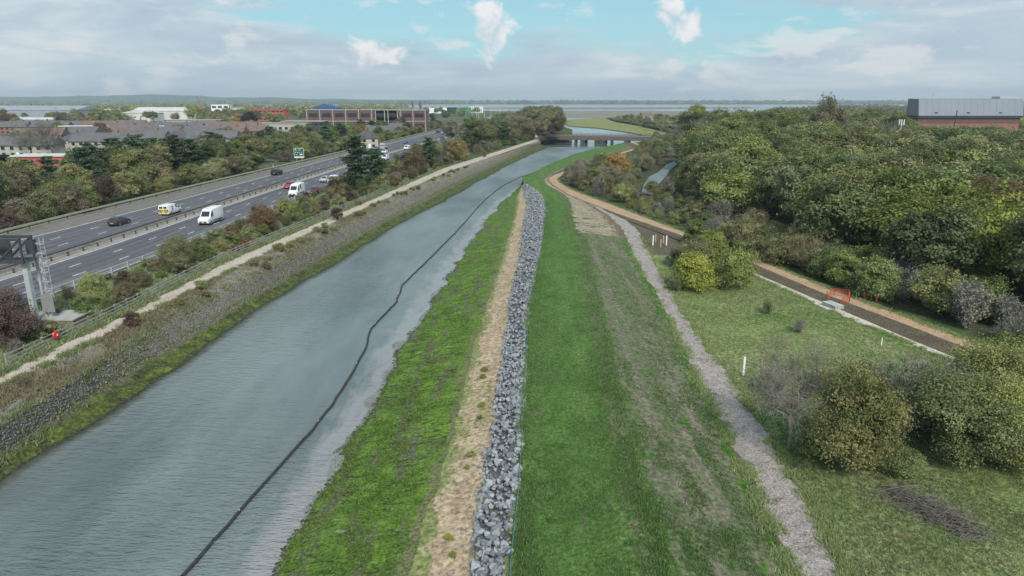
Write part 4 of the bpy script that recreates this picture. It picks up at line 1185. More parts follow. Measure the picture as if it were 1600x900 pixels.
# ---- bushes and the bare tree standing in the meadow
def bush(px_, py_, proto, tint, h, label, wide=1.0, name='bush', bark=None, rz=None):
    q = at(px_, py_, 2.45)
    return plant(name, proto, tint, q.x, q.y, h, label, 'bush' if name == 'bush' else 'tree', wide=wide, bark=bark, rz=rz)
bush(1232, 702, 'bare_a', 'twig', 7.2, 'leafless grey tree with pale trunk beside the chip path', name='bare_tree', bark=M['greybark'], wide=0.95, rz=0.6)
bush(1325, 735, 'near_a', 'russet olive', 6.9, 'upright olive and russet tree next to the leafless grey tree', name='tree', wide=0.85)
bush(1352, 715, 'near_a', 'rust orange', 5.6, 'russet leaved sapling crowded against the olive tree', name='tree', wide=0.6, rz=2.0)
bush(1275, 715, 'shrub_b', 'green', 2.2, 'low green bush at the foot of the leafless grey tree', wide=1.2)
bush(1500, 725, 'near_b', 'green', 5.6, 'wide green bush beyond the heap of cut branches', wide=1.05)
bush(1585, 730, 'near_b', 'yellow green', 5.4, 'yellowish bush at the meadow edge right of the wide green bush', wide=1.0, rz=1.0)
bush(1440, 672, 'twig_b', 'grey', 5.2, 'half bare grey bush behind the wide green bush', wide=1.25)
bush(1545, 660, 'near_b', 'olive', 6.0, 'olive bush rising behind the wide green bush', wide=1.1, rz=3.0)
bush(1590, 640, 'shrub_c', 'yellow green', 5.6, 'pale yellow bush near the end of the gravel strip', wide=1.1)
bush(1400, 735, 'shrub_c', 'dark green', 1.5, 'low dark bramble patch between olive tree and wide green bush', wide=1.8)
bush(1205, 610, 'twig_a', 'grey', 1.9, 'small heap of grey bare scrub beside the chip path', wide=1.3)
bush(1085, 452, 'shrub_a', 'yellow green', 4.3, 'round yellow green bush beside the chip path', wide=1.1)
bush(1143, 450, 'shrub_c', 'green', 5.2, 'taller green bush beside the round yellow green bush', wide=0.85, rz=1.4)
bush(1078, 420, 'shrub_c', 'olive', 4.4, 'olive bush behind the round yellow green bush', wide=1.0)
bush(1112, 412, 'shrub_a', 'yellow green', 4.6, 'loose yellowish bush hiding part of the sandy path', wide=1.0)
bush(1055, 415, 'twig_c', 'grey', 2.6, 'thin grey bush at the left of the meadow bushes', wide=1.1)
bush(1055, 455, 'twig_c', 'olive', 1.8, 'small thin bush beside the chip path and round bush', wide=1.0)
bush(1085, 382, 'shrub_b', 'green', 3.6, 'green bush touching the near edge of the sandy path', wide=1.1)
bush(1198, 490, 'twig_c', 'olive', 1.4, 'wispy dry plant alone in the meadow', wide=1.0)
bush(1248, 520, 'twig_a', 'grey', 1.5, 'grey wispy plant alone in the meadow above the bare tree', wide=1.0)

# ---- belt beyond the motorway
random.seed(33)
spl = Spacer()
for _ in range(5200):
    y = 80 * (560 / 80) ** random.random()
    d = random.uniform(1.5, 27) if y < 330 else random.uniform(1.5, 16)
    x = lx(3, y) - 1.2 - d
    if x < -0.80 * y - 14: continue
    sy_ = at(448, 254, 3.3).y
    if sy_ - 26 < y < sy_ + 3 and d < 7: continue
    if y > 330 and 0.30 < ((y - 330) / 90) % 1 < 0.42: continue
    front = d < 7
    if not spl.ok(x, y, 3.6 + y * 0.004 if front else 5.2 + y * 0.009): continue
    if front:
        tint = pick({'olive': 3, 'brownish': 2.2, 'dark green': 2.4, 'green': 1.6, 'burgundy': 0.6, 'yellow green': 0.3})
        pr = random.choice(SHRUBS + ['twig_c'])
        plant('shrub', pr, tint, x, y, random.uniform(3.8, 6.4), f'{tint} shrub in the far motorway belt {belt_zone(y)}', 'shrub', f'{tint} shrubs of the belt {belt_zone(y)}', z=3.2)
    else:
        back = d > 15
        tint = pick({'pine green': 3.2 if back else 1.0, 'olive': 1.6, 'brownish': 1.5, 'green': 1.3, 'dark green': 2.0})
        hh = random.uniform(7.5, 10.5)
        if tint == 'pine green':
            plant('pine_tree', random.choice(['pine_a', 'pine_b']), tint, x, y, hh * 1.08, f'dark pine tree in the far motorway belt {belt_zone(y)}', 'tree', f'pines of the belt {belt_zone(y)}', z=3.2, wide=1.35)
        else:
            plant('tree', random.choice(TREES), tint, x, y, hh, f'{tint} tree in the far motorway belt {belt_zone(y)}', 'tree', f'{tint} trees of the belt {belt_zone(y)}', z=3.2)

for px_, py_, hh, pr in ((150, 292, 10.5, 'pine_b'), (185, 288, 11.5, 'pine_a'), (216, 284, 12.0, 'pine_b'), (246, 280, 11.0, 'pine_a'), (275, 277, 11.5, 'pine_b'), (300, 274, 10.0, 'pine_a'), (18, 318, 10.0, 'pine_b'), (505, 234, 10.0, 'pine_a'), (535, 229, 10.5, 'pine_b')):
    q = at(px_, py_, 3.2)
    plant('pine_tree', pr, 'pine green', q.x, q.y, hh, 'large dark spreading pine at the back of the motorway belt', 'tree', 'large pines at the back of the belt', z=3.2, wide=1.5)
# ---- shrubs between the motorway and the towpath
random.seed(35)
spv = Spacer()
q = at(612, 300, 3.2)
def verge_plant(name, px_, py_, proto, tint, h, label, cat, wide=1.0):
    q = at(px_, py_, 3.25); spv.ok(q.x, q.y, 0.1)
    return plant(name, proto, tint, q.x, q.y, h, label, cat, z=3.2, wide=wide)
verge_plant('pine_tree', 565, 297, 'pine_a', 'pine green', 12.6, 'tall dark pine between the motorway and the towpath fence', 'tree', 1.25)
verge_plant('pine_tree', 590, 288, 'pine_b', 'pine green', 9.0, 'lower dark pine close behind the tall roadside pine', 'tree', 1.2)
verge_plant('pine_tree', 672, 262, 'pine_b', 'pine green', 9.5, 'dark pine beside the amber shrub on the motorway verge', 'tree', 1.1)
verge_plant('tree', 742, 238, 'tree_b', 'dark green', 12.5, 'dense dark evergreen tree on the verge near the queue of traffic', 'tree', 1.1)
verge_plant('pine_tree', 785, 228, 'pine_a', 'pine green', 11.0, 'dark pine on the verge close to the bridge', 'tree', 1.2)
verge_plant('shrub', 15, 545, 'near_a', 'burgundy', 5.2, 'tall reddish brown shrub in front of the gantry leg', 'shrub', 0.9)
verge_plant('shrub', 38, 535, 'shrub_a', 'dark green', 2.3, 'low green shrub at the foot of the reddish shrub', 'shrub', 0.9)
verge_plant('shrub', 150, 478, 'near_a', 'yellow green', 3.7, 'yellowing shrub beside the stone plinth of the gantry', 'shrub', 0.8)
verge_plant('shrub', 128, 490, 'shrub_b', 'dark green', 1.9, 'small grey green shrub between plinth and yellowing shrub', 'shrub', 1.0)
verge_plant('shrub', 275, 420, 'near_b', 'olive', 4.2, 'large olive and yellow shrub on the motorway verge', 'shrub', 0.85)
verge_plant('shrub', 318, 408, 'shrub_a', 'dark green', 2.7, 'grey green shrub next to the large olive shrub', 'shrub', 1.0)
verge_plant('shrub', 413, 365, 'near_a', 'rust orange', 4.8, 'round rust tinged shrub on the motorway verge', 'shrub', 1.0)
verge_plant('shrub', 455, 345, 'shrub_c', 'yellow green', 4.2, 'yellow green shrub in front of the white camper van', 'shrub', 1.0)
verge_plant('shrub', 645, 272, 'shrub_c', 'rust orange', 6.8, 'amber autumn shrub on the verge by the blue car', 'shrub', 1.0)
verge_plant('shrub', 715, 250, 'shrub_a', 'golden', 7.0, 'dull golden shrub on the verge beyond the pines', 'shrub', 1.0)
for _ in range(3400):
    y = 50 * (700 / 50) ** random.random()
    a, b = lx(8, y) + 0.9, lx(9, y) - 1.6
    if b - a < 0.5: continue
    x = random.uniform(a, b)
    if abs(y - 62) < 8 and x < lx(8, y) + 6: continue
    if y < 180 and random.random() < 0.35 and x > b - 1.5: continue
    hmax = 2.1 if y < 100 else (2.5 if y < 160 else (3.4 if y < 240 else 4.6))
    if 84 < y < 92 or 118 < y < 123: hmax = 1.6
    if not spv.ok(x, y, 2.0 if y < 130 else (2.8 if y < 240 else 5.6)): continue
    tint = pick({'burgundy': 2.6, 'olive': 2.6, 'green': 0.9, 'dark green': 1.9, 'brownish': 2.4, 'grey': 1.6, 'rust orange': 0.3})
    if y > 330 and random.random() < 0.6:
        plant('tree', random.choice(TREES), tint if tint != 'burgundy' else 'brownish', x, y, random.uniform(8, 12.5), f'{tint if tint != "burgundy" else "brownish"} tree between motorway and creek', 'tree', f'{tint if tint != "burgundy" else "brownish"} trees between motorway and creek', z=3.1)
    else:
        plant('shrub', random.choice(TWIGS) if tint == 'grey' or random.random() < 0.25 else random.choice(SHRUBS), tint, x, y, random.uniform(0.5, 1.0) * hmax, f'{tint} shrub on the towpath fence verge {verge_zone(y)}', 'shrub', f'{tint} shrubs on the verge {verge_zone(y)}', z=3.15)
# belt right of the towpath near the bridge and beyond it
for _ in range(420):
    y = random.uniform(352, 900); x = random.uniform(lx(9, y) - 6 if y < 380 else lx(9, y), 0.066 * y)
    if y < 380 and x > lx(9, y) - 2: continue
    if not spv.ok(x, y, 8.5): continue
    tint = pick({'olive': 2.5, 'brownish': 2, 'burgundy': 1.0, 'dark green': 1.6, 'grey': 1})
    plant('tree', random.choice(TREES + ['tall']) if tint != 'grey' else 'bare_b', tint, x, y, random.uniform(10, 15.5), f'{tint} tree in the belt left of the bridge', 'tree', f'{tint} trees left of the bridge', z=3.05)
# ---- small scrub on the stony bank and sandy bank
random.seed(37)
for (px_, py_, tint, h, lab) in ((208, 512, 'burgundy', 1.5, 'dark leggy bush on the stony bank by the towpath'), (527, 345, 'burgundy', 2.2, 'round dark red bush on the stony bank'),
        (690, 258, 'olive', 1.6, 'low olive bush on the far stony bank'), (313, 455, 'olive', 1.2, 'low yellowish bush on the stony bank by the path'),
        (757, 246, 'yellow green', 2.2, 'pale bush beside the towpath near the bridge'), (560, 322, 'olive', 1.3, 'small olive bush beside the towpath bend')):
    q = at(px_, py_, 2.9)
    plant('bush', random.choice(['shrub_a', 'twig_c', 'shrub_b']), tint, q.x, q.y, h, lab, 'bush', wide=1.1)
for _ in range(46):
    y = random.uniform(40, 240); f = random.random(); x = lx(10, y) * (1 - f) + lx(11, y) * f
    plant('low_scrub', random.choice(['shrub_c', 'twig_c', 'shrub_b']), random.choice(['olive', 'brownish', 'olive']), x, y, random.uniform(0.5, 1.0), 'dry scrub clump on the stony bank below the towpath', 'scrub', 'scrub clumps on the stony bank', wide=1.5)
for (px_, py_) in ((757, 578), (755, 590), (753, 635), (750, 655), (737, 713), (730, 733), (708, 872), (700, 842)):
    q = at(px_, py_, 1.55)
    plant('weed_tuft', random.choice(['twig_c', 'shrub_c']), 'yellow green', q.x, q.y, 0.34, 'small green weed tuft growing on the sandy bank', 'weed', 'weed tufts on the sand', wide=1.6, parts=False)

# ---- trees of the town and skyline
random.seed(39)
def town_tree(px_, py_, proto, tint, h, label, wide=1.0, name='tree'):
    q = at(px_, py_, 3.2)
    plant(name, proto, tint, q.x, q.y, h, label, 'tree', z=3.2, wide=wide)
town_tree(85, 250, 'bare_b', 'grey', 14, 'large half bare grey tree in front of the houses', 1.15, 'bare_tree')
town_tree(50, 252, 'bare_a', 'grey', 12, 'smaller half bare grey tree near the white roof', 1.15, 'bare_tree')
town_tree(160, 218, 'tree_a', 'rust orange', 9, 'rust orange autumn tree among the house roofs')
town_tree(8, 198, 'tree_b', 'rust orange', 14, 'rust brown tree beside the large grey warehouse')
town_tree(122, 198, 'tree_c', 'olive', 14, 'broad olive tree in front of the white warehouse')
town_tree(155, 200, 'tree_a', 'green', 15, 'broad green tree right of the olive town tree')
town_tree(180, 200, 'tree_c', 'green', 15, 'second broad green tree beside the white warehouse')
town_tree(240, 192, 'tree_d', 'olive', 11, 'olive tree before the white warehouse roof', 1.4)
town_tree(302, 190, 'tree_a', 'yellow green', 17, 'tall yellowish tree by the red crane')
town_tree(345, 205, 'tree_c', 'olive', 13, 'wide olive tree behind the brick roofs')
town_tree(372, 202, 'tree_b', 'golden', 12, 'golden tree beside the dark purple tree')
town_tree(391, 205, 'tree_a', 'dark purple', 13, 'dark purple copper beech in front of the red block')
town_tree(300, 226, 'shrub_a', 'yellow green', 5, 'small yellow tree in a garden between the houses')
town_tree(565, 222, 'tree_a', 'golden', 9, 'dull golden tree below the long office block')
town_tree(628, 205, 'tree_c', 'dark purple', 13, 'dark tree hiding the end of the long office block')
town_tree(645, 172, 'tall', 'golden', 20, 'golden poplar behind the long office block', 1.0)
town_tree(657, 173, 'tall', 'golden', 18, 'shorter golden poplar behind the long office block', 1.0)
spt = Spacer()
for _ in range(520):
    y = 330 + 900 * random.random() ** 1.3; x = lx(1, min(y, 940)) - 20 - random.random() ** 1.2 * (0.72 * y - 10)
    if x < -0.82 * y - 10 or not spt.ok(x, y, 33): continue
    tint = pick({'green': 2, 'olive': 3, 'dark green': 2, 'brownish': 2, 'yellow green': 1, 'golden': 0.4})
    hh = random.uniform(6, 9) if y < 520 else random.uniform(8, 12)
    plant('tree', random.choice(TREES), tint, x, y, hh, f'{tint} tree scattered among the houses and sheds of the town', 'tree', f'{tint} trees of the town', z=3.2, wide=1.2)
# far-off woods that read as one mass
def far_wood(name, spots, label, tint, seed, leaf=1.6):
    r = np.random.default_rng(seed)
    C = []; A = []
    for (x, y, z, rad, h) in spots:
        m = 46
        d = r.normal(size=(m, 3)); d /= np.linalg.norm(d, axis=1)[:, None]; d[:, 2] = np.abs(d[:, 2])
        C.append(np.array([x, y, z]) + d * np.array([rad, rad, h]) * r.uniform(0.75, 1.1, (m, 1))); A.append(np.clip(r.uniform(0, 0.8) + r.uniform(0, 0.3, m), 0, 1))
    C = np.concatenate(C); V, Fc = quads_at(C, r.normal(size=C.shape) + np.array([0, -0.5, 0.6]), leaf, r)
    o = link_mesh(name, np_mesh(name, V, Fc, np.concatenate(A)), LEAF[tint]); tag(o, label, 'woodland', kind='stuff')
r_ = np.random.default_rng(4)
S1 = []
for _ in range(1500):
    y = r_.uniform(950, 2300); x = r_.uniform(-0.85 * y, -0.12 * y - 60)
    S1.append((x, y, 3, r_.uniform(5, 10), r_.uniform(7, 12)))
far_wood('distant_woodland', S1, 'far belt of trees behind the town', 'olive', 71, 2.0)
S2 = [(r_.uniform(-4200, 4600), r_.uniform(4760, 5600), 2.5, r_.uniform(20, 45), r_.uniform(10, 24)) for _ in range(1500)]
far_wood('distant_shore_woodland', S2, 'far blue line of trees along the opposite harbour shore', 'dark green', 72, 7.0)
S3 = []
for _ in range(1300):
    y = r_.uniform(530, 2300); x = r_.uniform(max(at_y(1085, y, 2), (y - 900) * 0.5 + 310), 0.85 * y + 40)
    S3.append((x, y, 2.2, r_.uniform(5, 11), r_.uniform(6, 11)))
far_wood('distant_woodland', S3, 'far trees behind the wood towards the right horizon', 'brownish', 73, 2.0)

# ---- the plants that show largest are things of their own; the small rest are one scattered mass
def plant_mass(name, rows, label, cat):
    lib = bpy.data.collections.new(name + '_library')          # source crowns, not linked to the scene
    keys = sorted({(r[1], r[2]) for r in rows}); idx = {}
    for i, (pr, tint) in enumerate(keys):
        o = bpy.data.objects.new('%s_source_%03d' % (name, i), PROTO[pr][1])
        o.material_slots[0].link = 'OBJECT'; o.material_slots[0].material = LEAF[tint]
        lib.objects.link(o); idx[(pr, tint)] = i
    me = bpy.data.meshes.new(name)
    me.vertices.add(len(rows)); me.vertices.foreach_set('co', np.array([(r[3], r[4], r[10]) for r in rows], np.float32).ravel())
    me.attributes.new('idx', 'INT', 'POINT').data.foreach_set('value', np.array([idx[(r[1], r[2])] for r in rows], np.int32))
    sc_ = np.array([(r[5] / PH[r[1]] * r[11], r[5] / PH[r[1]] * r[11], r[5] / PH[r[1]]) for r in rows], np.float32)
    me.attributes.new('scl', 'FLOAT_VECTOR', 'POINT').data.foreach_set('vector', sc_.ravel())
    me.attributes.new('rot', 'FLOAT_VECTOR', 'POINT').data.foreach_set('vector', np.array([(0, 0, r[9]) for r in rows], np.float32).ravel())
    me.update()
    o = link_mesh(name, me); tag(o, label, cat, kind='stuff')
    ng = bpy.data.node_groups.new(name, 'GeometryNodeTree')
    ng.interface.new_socket('Geometry', in_out='INPUT', socket_type='NodeSocketGeometry')
    ng.interface.new_socket('Geometry', in_out='OUTPUT', socket_type='NodeSocketGeometry')
    gi = ng.nodes.new('NodeGroupInput'); go = ng.nodes.new('NodeGroupOutput')
    ip = ng.nodes.new('GeometryNodeInstanceOnPoints'); ci = ng.nodes.new('GeometryNodeCollectionInfo')
    ci.inputs['Collection'].default_value = lib; ci.inputs['Separate Children'].default_value = True; ci.inputs['Reset Children'].default_value = True
    def named(n_, ty):
        a = ng.nodes.new('GeometryNodeInputNamedAttribute'); a.data_type = ty; a.inputs['Name'].default_value = n_
        return a.outputs['Attribute']
    L_ = ng.links.new
    L_(gi.outputs[0], ip.inputs['Points']); L_(ci.outputs[0], ip.inputs['Instance']); ip.inputs['Pick Instance'].default_value = True
    L_(named('idx', 'INT'), ip.inputs['Instance Index']); L_(named('rot', 'FLOAT_VECTOR'), ip.inputs['Rotation']); L_(named('scl', 'FLOAT_VECTOR'), ip.inputs['Scale'])
    L_(ip.outputs[0], go.inputs[0])
    md = o.modifiers.new('scatter', 'NODES'); md.node_group = ng
FLUSH.append(1)
for kind, lim, nm, lab, cat in (('tree', 300, 'far_trees', 'small far trees filling the town, belts and rear of the wood', 'trees'), ('shrub', 300, 'far_shrubs', 'small far bushes filling the verges and path edges', 'bushes')):
    rows = [r for r in QUEUE if r[0] == kind]
    rows.sort(key=lambda r: -r[5] * r[11] / math.hypot(r[3], r[4]))
    for r in rows[:lim - 40]: set_plant(*r)
    if rows[lim - 40:]: plant_mass(nm, rows[lim - 40:], lab, cat)
# ------------------------------------------------------------------ barriers and fences
def along(i, off, y0, y1, step, z):
    """points along boundary i (left side) with arc spacing step"""
    pts = []; y = y0
    while y <= y1:
        pts.append(Vector((lx(i, y) + off, y, z))); 
        k = (lx(i, y + 1) - lx(i, y)); y += step / math.sqrt(1 + k * k)
    return pts
def barrier(name, i, off, y0, y1, step, label, cat, beams, post, post_mat, beam_mat, near=300):
    """beams: (dx, z centre, w, h); each bay of beam and each post is a piece"""
    P = along(i, off, y0, y1, step, ROAD_Z)
    root = empty(name, P[0], 0, label, cat)
    fb = MB(); fp = MB()
    for k, p in enumerate(P):
        near_ = p.y < near
        m = MB() if near_ else fp
        m.box((p.x + post[3], p.y, p.z + post[2] / 2 - 0.05), (post[0], post[1], post[2] + 0.1))
        if near_: m.build('post', post_mat, root, world=True)
        if k + 1 < len(P):
            q = P[k + 1]
            for (dx_, zc, w, h) in beams:
                m = MB() if near_ else fb
                m.bar(p + Vector((dx_, 0, zc)), q + Vector((dx_, -0.01, zc)), w, h)
                if near_: m.build('beam', beam_mat, root, world=True)
    if fb.v: o = fb.build('far_beams', beam_mat, root, world=True); o['kind'] = 'stuff'
    if fp.v: o = fp.build('far_posts', post_mat, root, world=True); o['kind'] = 'stuff'
    return root
barrier('safety_barrier', 3, 0.35, 60, 880, 4.8, 'cream coloured safety rail between hard shoulder and tree belt', 'barrier', [(0.10, 0.72, 0.10, 0.34)], (0.12, 0.14, 0.75, -0.05), M['posts'], M['tan_rail'])
barrier('central_barrier', 6, -1.0, 50, 880, 3.2, 'pale central reservation barrier with dark posts between the carriageways', 'barrier', [(-0.02, 0.62, 0.08, 0.42)], (0.16, 0.2, 0.62, 0.12), M['posts'], M['reserve'], near=240)
barrier('central_barrier', 6, -1.9, 50, 880, 4.8, 'dark rail on the far side of the central reservation', 'barrier', [(0.0, 0.62, 0.10, 0.34)], (0.12, 0.14, 0.6, 0.0), M['posts'], M['posts'], near=160)
barrier('roadside_barrier', 7, 0.55, 40, 420, 3.2, 'grey steel roadside barrier behind the verge shrubs', 'barrier', [(-0.06, 0.78, 0.10, 0.2), (-0.06, 0.42, 0.10, 0.2)], (0.12, 0.14, 0.85, 0.08), M['galv'], M['galv'], near=220)
# timber fence along the towpath
def timber_fence(y0, y1, label):
    P = [Vector((lx(9, y) - 0.75, y, ground_z(lx(9, y) - 0.75, y))) for y in np.arange(y0, y1, 2.0)]
    root = empty('timber_fence', P[0], 0, label, 'fence')
    for k, p in enumerate(P):
        MB().box((p.x, p.y, p.z + 0.5), (0.13, 0.13, 1.2)).build('post', M['fence_wood'], root, world=True)
        if k + 1 < len(P):
            q = P[k + 1]
            for zc in (0.32, 0.66, 1.0):
                MB().bar(p + Vector((0.09, 0.02, zc)), q + Vector((0.09, -0.02, zc)), 0.05, 0.09).build('rail', M['fence_wood'], root, world=True)
timber_fence(43, 50, 'short run of timber rail fence left of the reddish shrub')
timber_fence(52, 160, 'long timber post and rail fence beside the towpath')

# ------------------------------------------------------------------ gantry with ladder, plinth, lifebuoy housing, sign
g0 = at(57, 503, ROAD_Z + 0.6)
gx, gy = g0.x, g0.y
root = empty('sign_gantry', (gx, gy, 3.2), 0, 'dark lattice sign gantry on a white leg reaching over the motorway', 'gantry')
MB().box((0, 0, 3.3), (0.45, 0.45, 6.6), 0).build('leg', M['galv'], root)
far_x = lx(3, gy) - 1.5 - gx
MB().box((far_x, 0, 3.3), (0.45, 0.45, 6.6), 0).build('leg', M['galv'], root)
tz0, tz1 = 6.6, 8.9
for yy in (-0.75, 0.75):
    for zz_ in (tz0 + 0.12, tz1 - 0.12):
        MB().bar((0.5, yy, zz_), (far_x - 0.5, yy, zz_), 0.24, 0.24).build('chord', M['darkmetal'], root)
    k = 0; x = 0.4
    while x > far_x:
        x2 = x - 2.3
        MB().bar((x, yy, tz0 + 0.1 if k % 2 else tz1 - 0.1), (x2, yy, tz1 - 0.1 if k % 2 else tz0 + 0.1), 0.14, 0.14).build('brace', M['darkmetal'], root)
        MB().bar((x, yy, tz0), (x, yy, tz1), 0.14, 0.14).build('upright', M['darkmetal'], root)
        x = x2; k += 1
MB().box(((0.5 + far_x) / 2, 0, tz0 + 0.05), (abs(far_x) + 0.9, 1.3, 0.05)).build('walkway', M['darkmetal'], root)
MB().box((far_x / 2, 0.70, (tz0 + tz1) / 2), (abs(far_x) - 3, 0.05, 1.5)).build('mesh_panel', M['darkmetal'], root)
MB().box((0.2, 0.9, 7.8), (0.7, 0.5, 1.3)).build('equipment_box', M['darkmetal'], root)
guard_m = plain('mesh_guard_steel', (0.26, 0.27, 0.27), 0.6, 0.2)
# access ladder on its own white legs
q = at(79, 496, ROAD_Z + 0.6)
lad = empty('access_ladder', (q.x, q.y, 3.2), 0, 'caged access ladder with mesh guard beside the white gantry leg', 'ladder')
for dx_ in (-0.32, 0.12):
    MB().box((dx_, 0, 3.4), (0.20, 0.2, 6.8)).build('leg', M['galv'], lad)
for dx_ in (0.28, 0.68):
    MB().bar((dx_, 0, 2.4), (dx_, 0, 8.6), 0.05, 0.05).build('stile', M['galv'], lad)
for k in range(20):
    MB().bar((0.28, 0, 2.5 + 0.3 * k), (0.68, 0, 2.5 + 0.3 * k), 0.03, 0.03).build('rung', M['galv'], lad)
for k in range(6):
    z = 3.6 + k * 0.9
    m = MB(); pr = [(0.22, 0), (0.15, -0.45), (0.48, -0.72), (0.81, -0.45), (0.74, 0)]
    for a, b in zip(pr[:-1], pr[1:]): m.bar((a[0], a[1], z), (b[0], b[1], z), 0.06, 0.05)
    m.build('cage_hoop', M['galv'], lad)
MB().box((0.30, -0.45, 2.35), (1.15, 0.06, 1.7)).build('mesh_guard', guard_m, lad)
MB().bar((-1.0, 0, 4.6), (-0.3, 0, 4.6), 0.16, 0.3).build('bracket', M['galv'], lad)
pc = at(84, 508, 3.3)
pl = empty('stone_plinth', (pc.x, pc.y, 3.1), 0, 'low stone faced concrete plinth under the gantry leg', 'plinth')
MB().box((0.1, 0.7, 0.42), (4.6, 3.0, 0.95)).build('stone_wall', M['pitching'], pl)
MB().box((0.1, 0.7, 0.95), (4.75, 3.15, 0.12)).build('coping', M['concrete'], pl)
rm = paint('lifebuoy_red', (0.55, 0.03, 0.02), 0.4)
lb = at(62, 524, 3.9)
lx0 = lx(9, lb.y) - 0.68
ring = empty('lifebuoy_housing', (lx0 + 0.12, lb.y, 3.5), 0, 'red round lifebuoy housing on the towpath fence', 'lifebuoy')
m = MB()
nn = 24
for rr, yy in ((0.0, 0),):
    V = []; Fc = []
    prof = [(0.0, 0.20), (0.22, 0.20), (0.38, 0.13), (0.42, 0.0), (0.38, -0.06), (0.0, -0.06)]
    for (rad, ax) in prof:
        for k in range(nn):
            a = 2 * math.pi * k / nn; V.append((ax * 0.75 + 0.05, math.cos(a) * rad, math.sin(a) * rad + 0.45))
    for j in range(len(prof) - 1):
        for k in range(nn): Fc.append((j * nn + k, j * nn + (k + 1) % nn, (j + 1) * nn + (k + 1) % nn, (j + 1) * nn + k))
    m.add(V, Fc)
m.build('shell', rm, ring, 0.7)
MB().box((0.215, 0, 0.45), (0.02, 0.17, 0.17)).build('label_plate', M['white'], ring)
MB().box((0.0, 0, 0.1), (0.09, 0.09, 1.2)).build('stake', M['fence_wood'], ring)
# green direction sign
sg = at(448, 254, 3.3)
sgn = empty('direction_sign', (lx(3, sg.y) - 0.9, sg.y, 3.2), R(4), 'green direction sign with white border before the tree belt', 'sign')
gm = paint('sign_green', (0.012, 0.095, 0.065), 0.45)
for dx_ in (-0.9, 0.9): MB().box((dx_, 0.15, 1.9), (0.14, 0.14, 3.9)).build('post', M['galv'], sgn)
MB().box((0, 0.03, 3.35), (3.4, 0.06, 3.3)).build('panel', gm, sgn)
for (cx, cz, w, h) in ((0, 4.95, 3.3, 0.09), (0, 1.93, 3.3, 0.42), (-1.61, 3.6, 0.09, 2.7), (1.61, 3.6, 0.09, 2.7)):
    MB().box((cx, -0.008, cz), (w, 0.012, h)).build('border' if h < 0.3 or w < 0.5 else 'white_panel', M['white'], sgn)
m = MB(); m.bar((-1.2, -0.01, 4.7), (-0.75, -0.01, 4.2), 0.012, 0.16); m.box((-1.18, -0.012, 4.68), (0.34, 0.012, 0.12)); m.build('arrow', M['white'], sgn)
for (cx, cz, w, h) in ((0.35, 4.6, 1.2, 0.16), (0.25, 4.3, 1.0, 0.14), (-1.1, 3.6, 0.5, 0.4), (-0.35, 3.55, 0.4, 0.5), (0.25, 3.5, 0.3, 0.3), (0.85, 3.5, 0.35, 0.3), (-0.8, 2.75, 0.9, 0.22), (0.75, 2.85, 1.35, 0.6)):
    MB().box((cx, -0.008, cz), (w * 0.7, 0.012, h * 0.55)).build('lettering', M['white'], sgn)
mk = at(427, 262, 3.3)
m_o = MB().box((0, 0, 0.5), (0.14, 0.05, 1.0)).build('marker_post', M['white'])
m_o.location = (mk.x, mk.y, 3.2); tag(m_o, 'small white marker post beside the green direction sign', 'post')

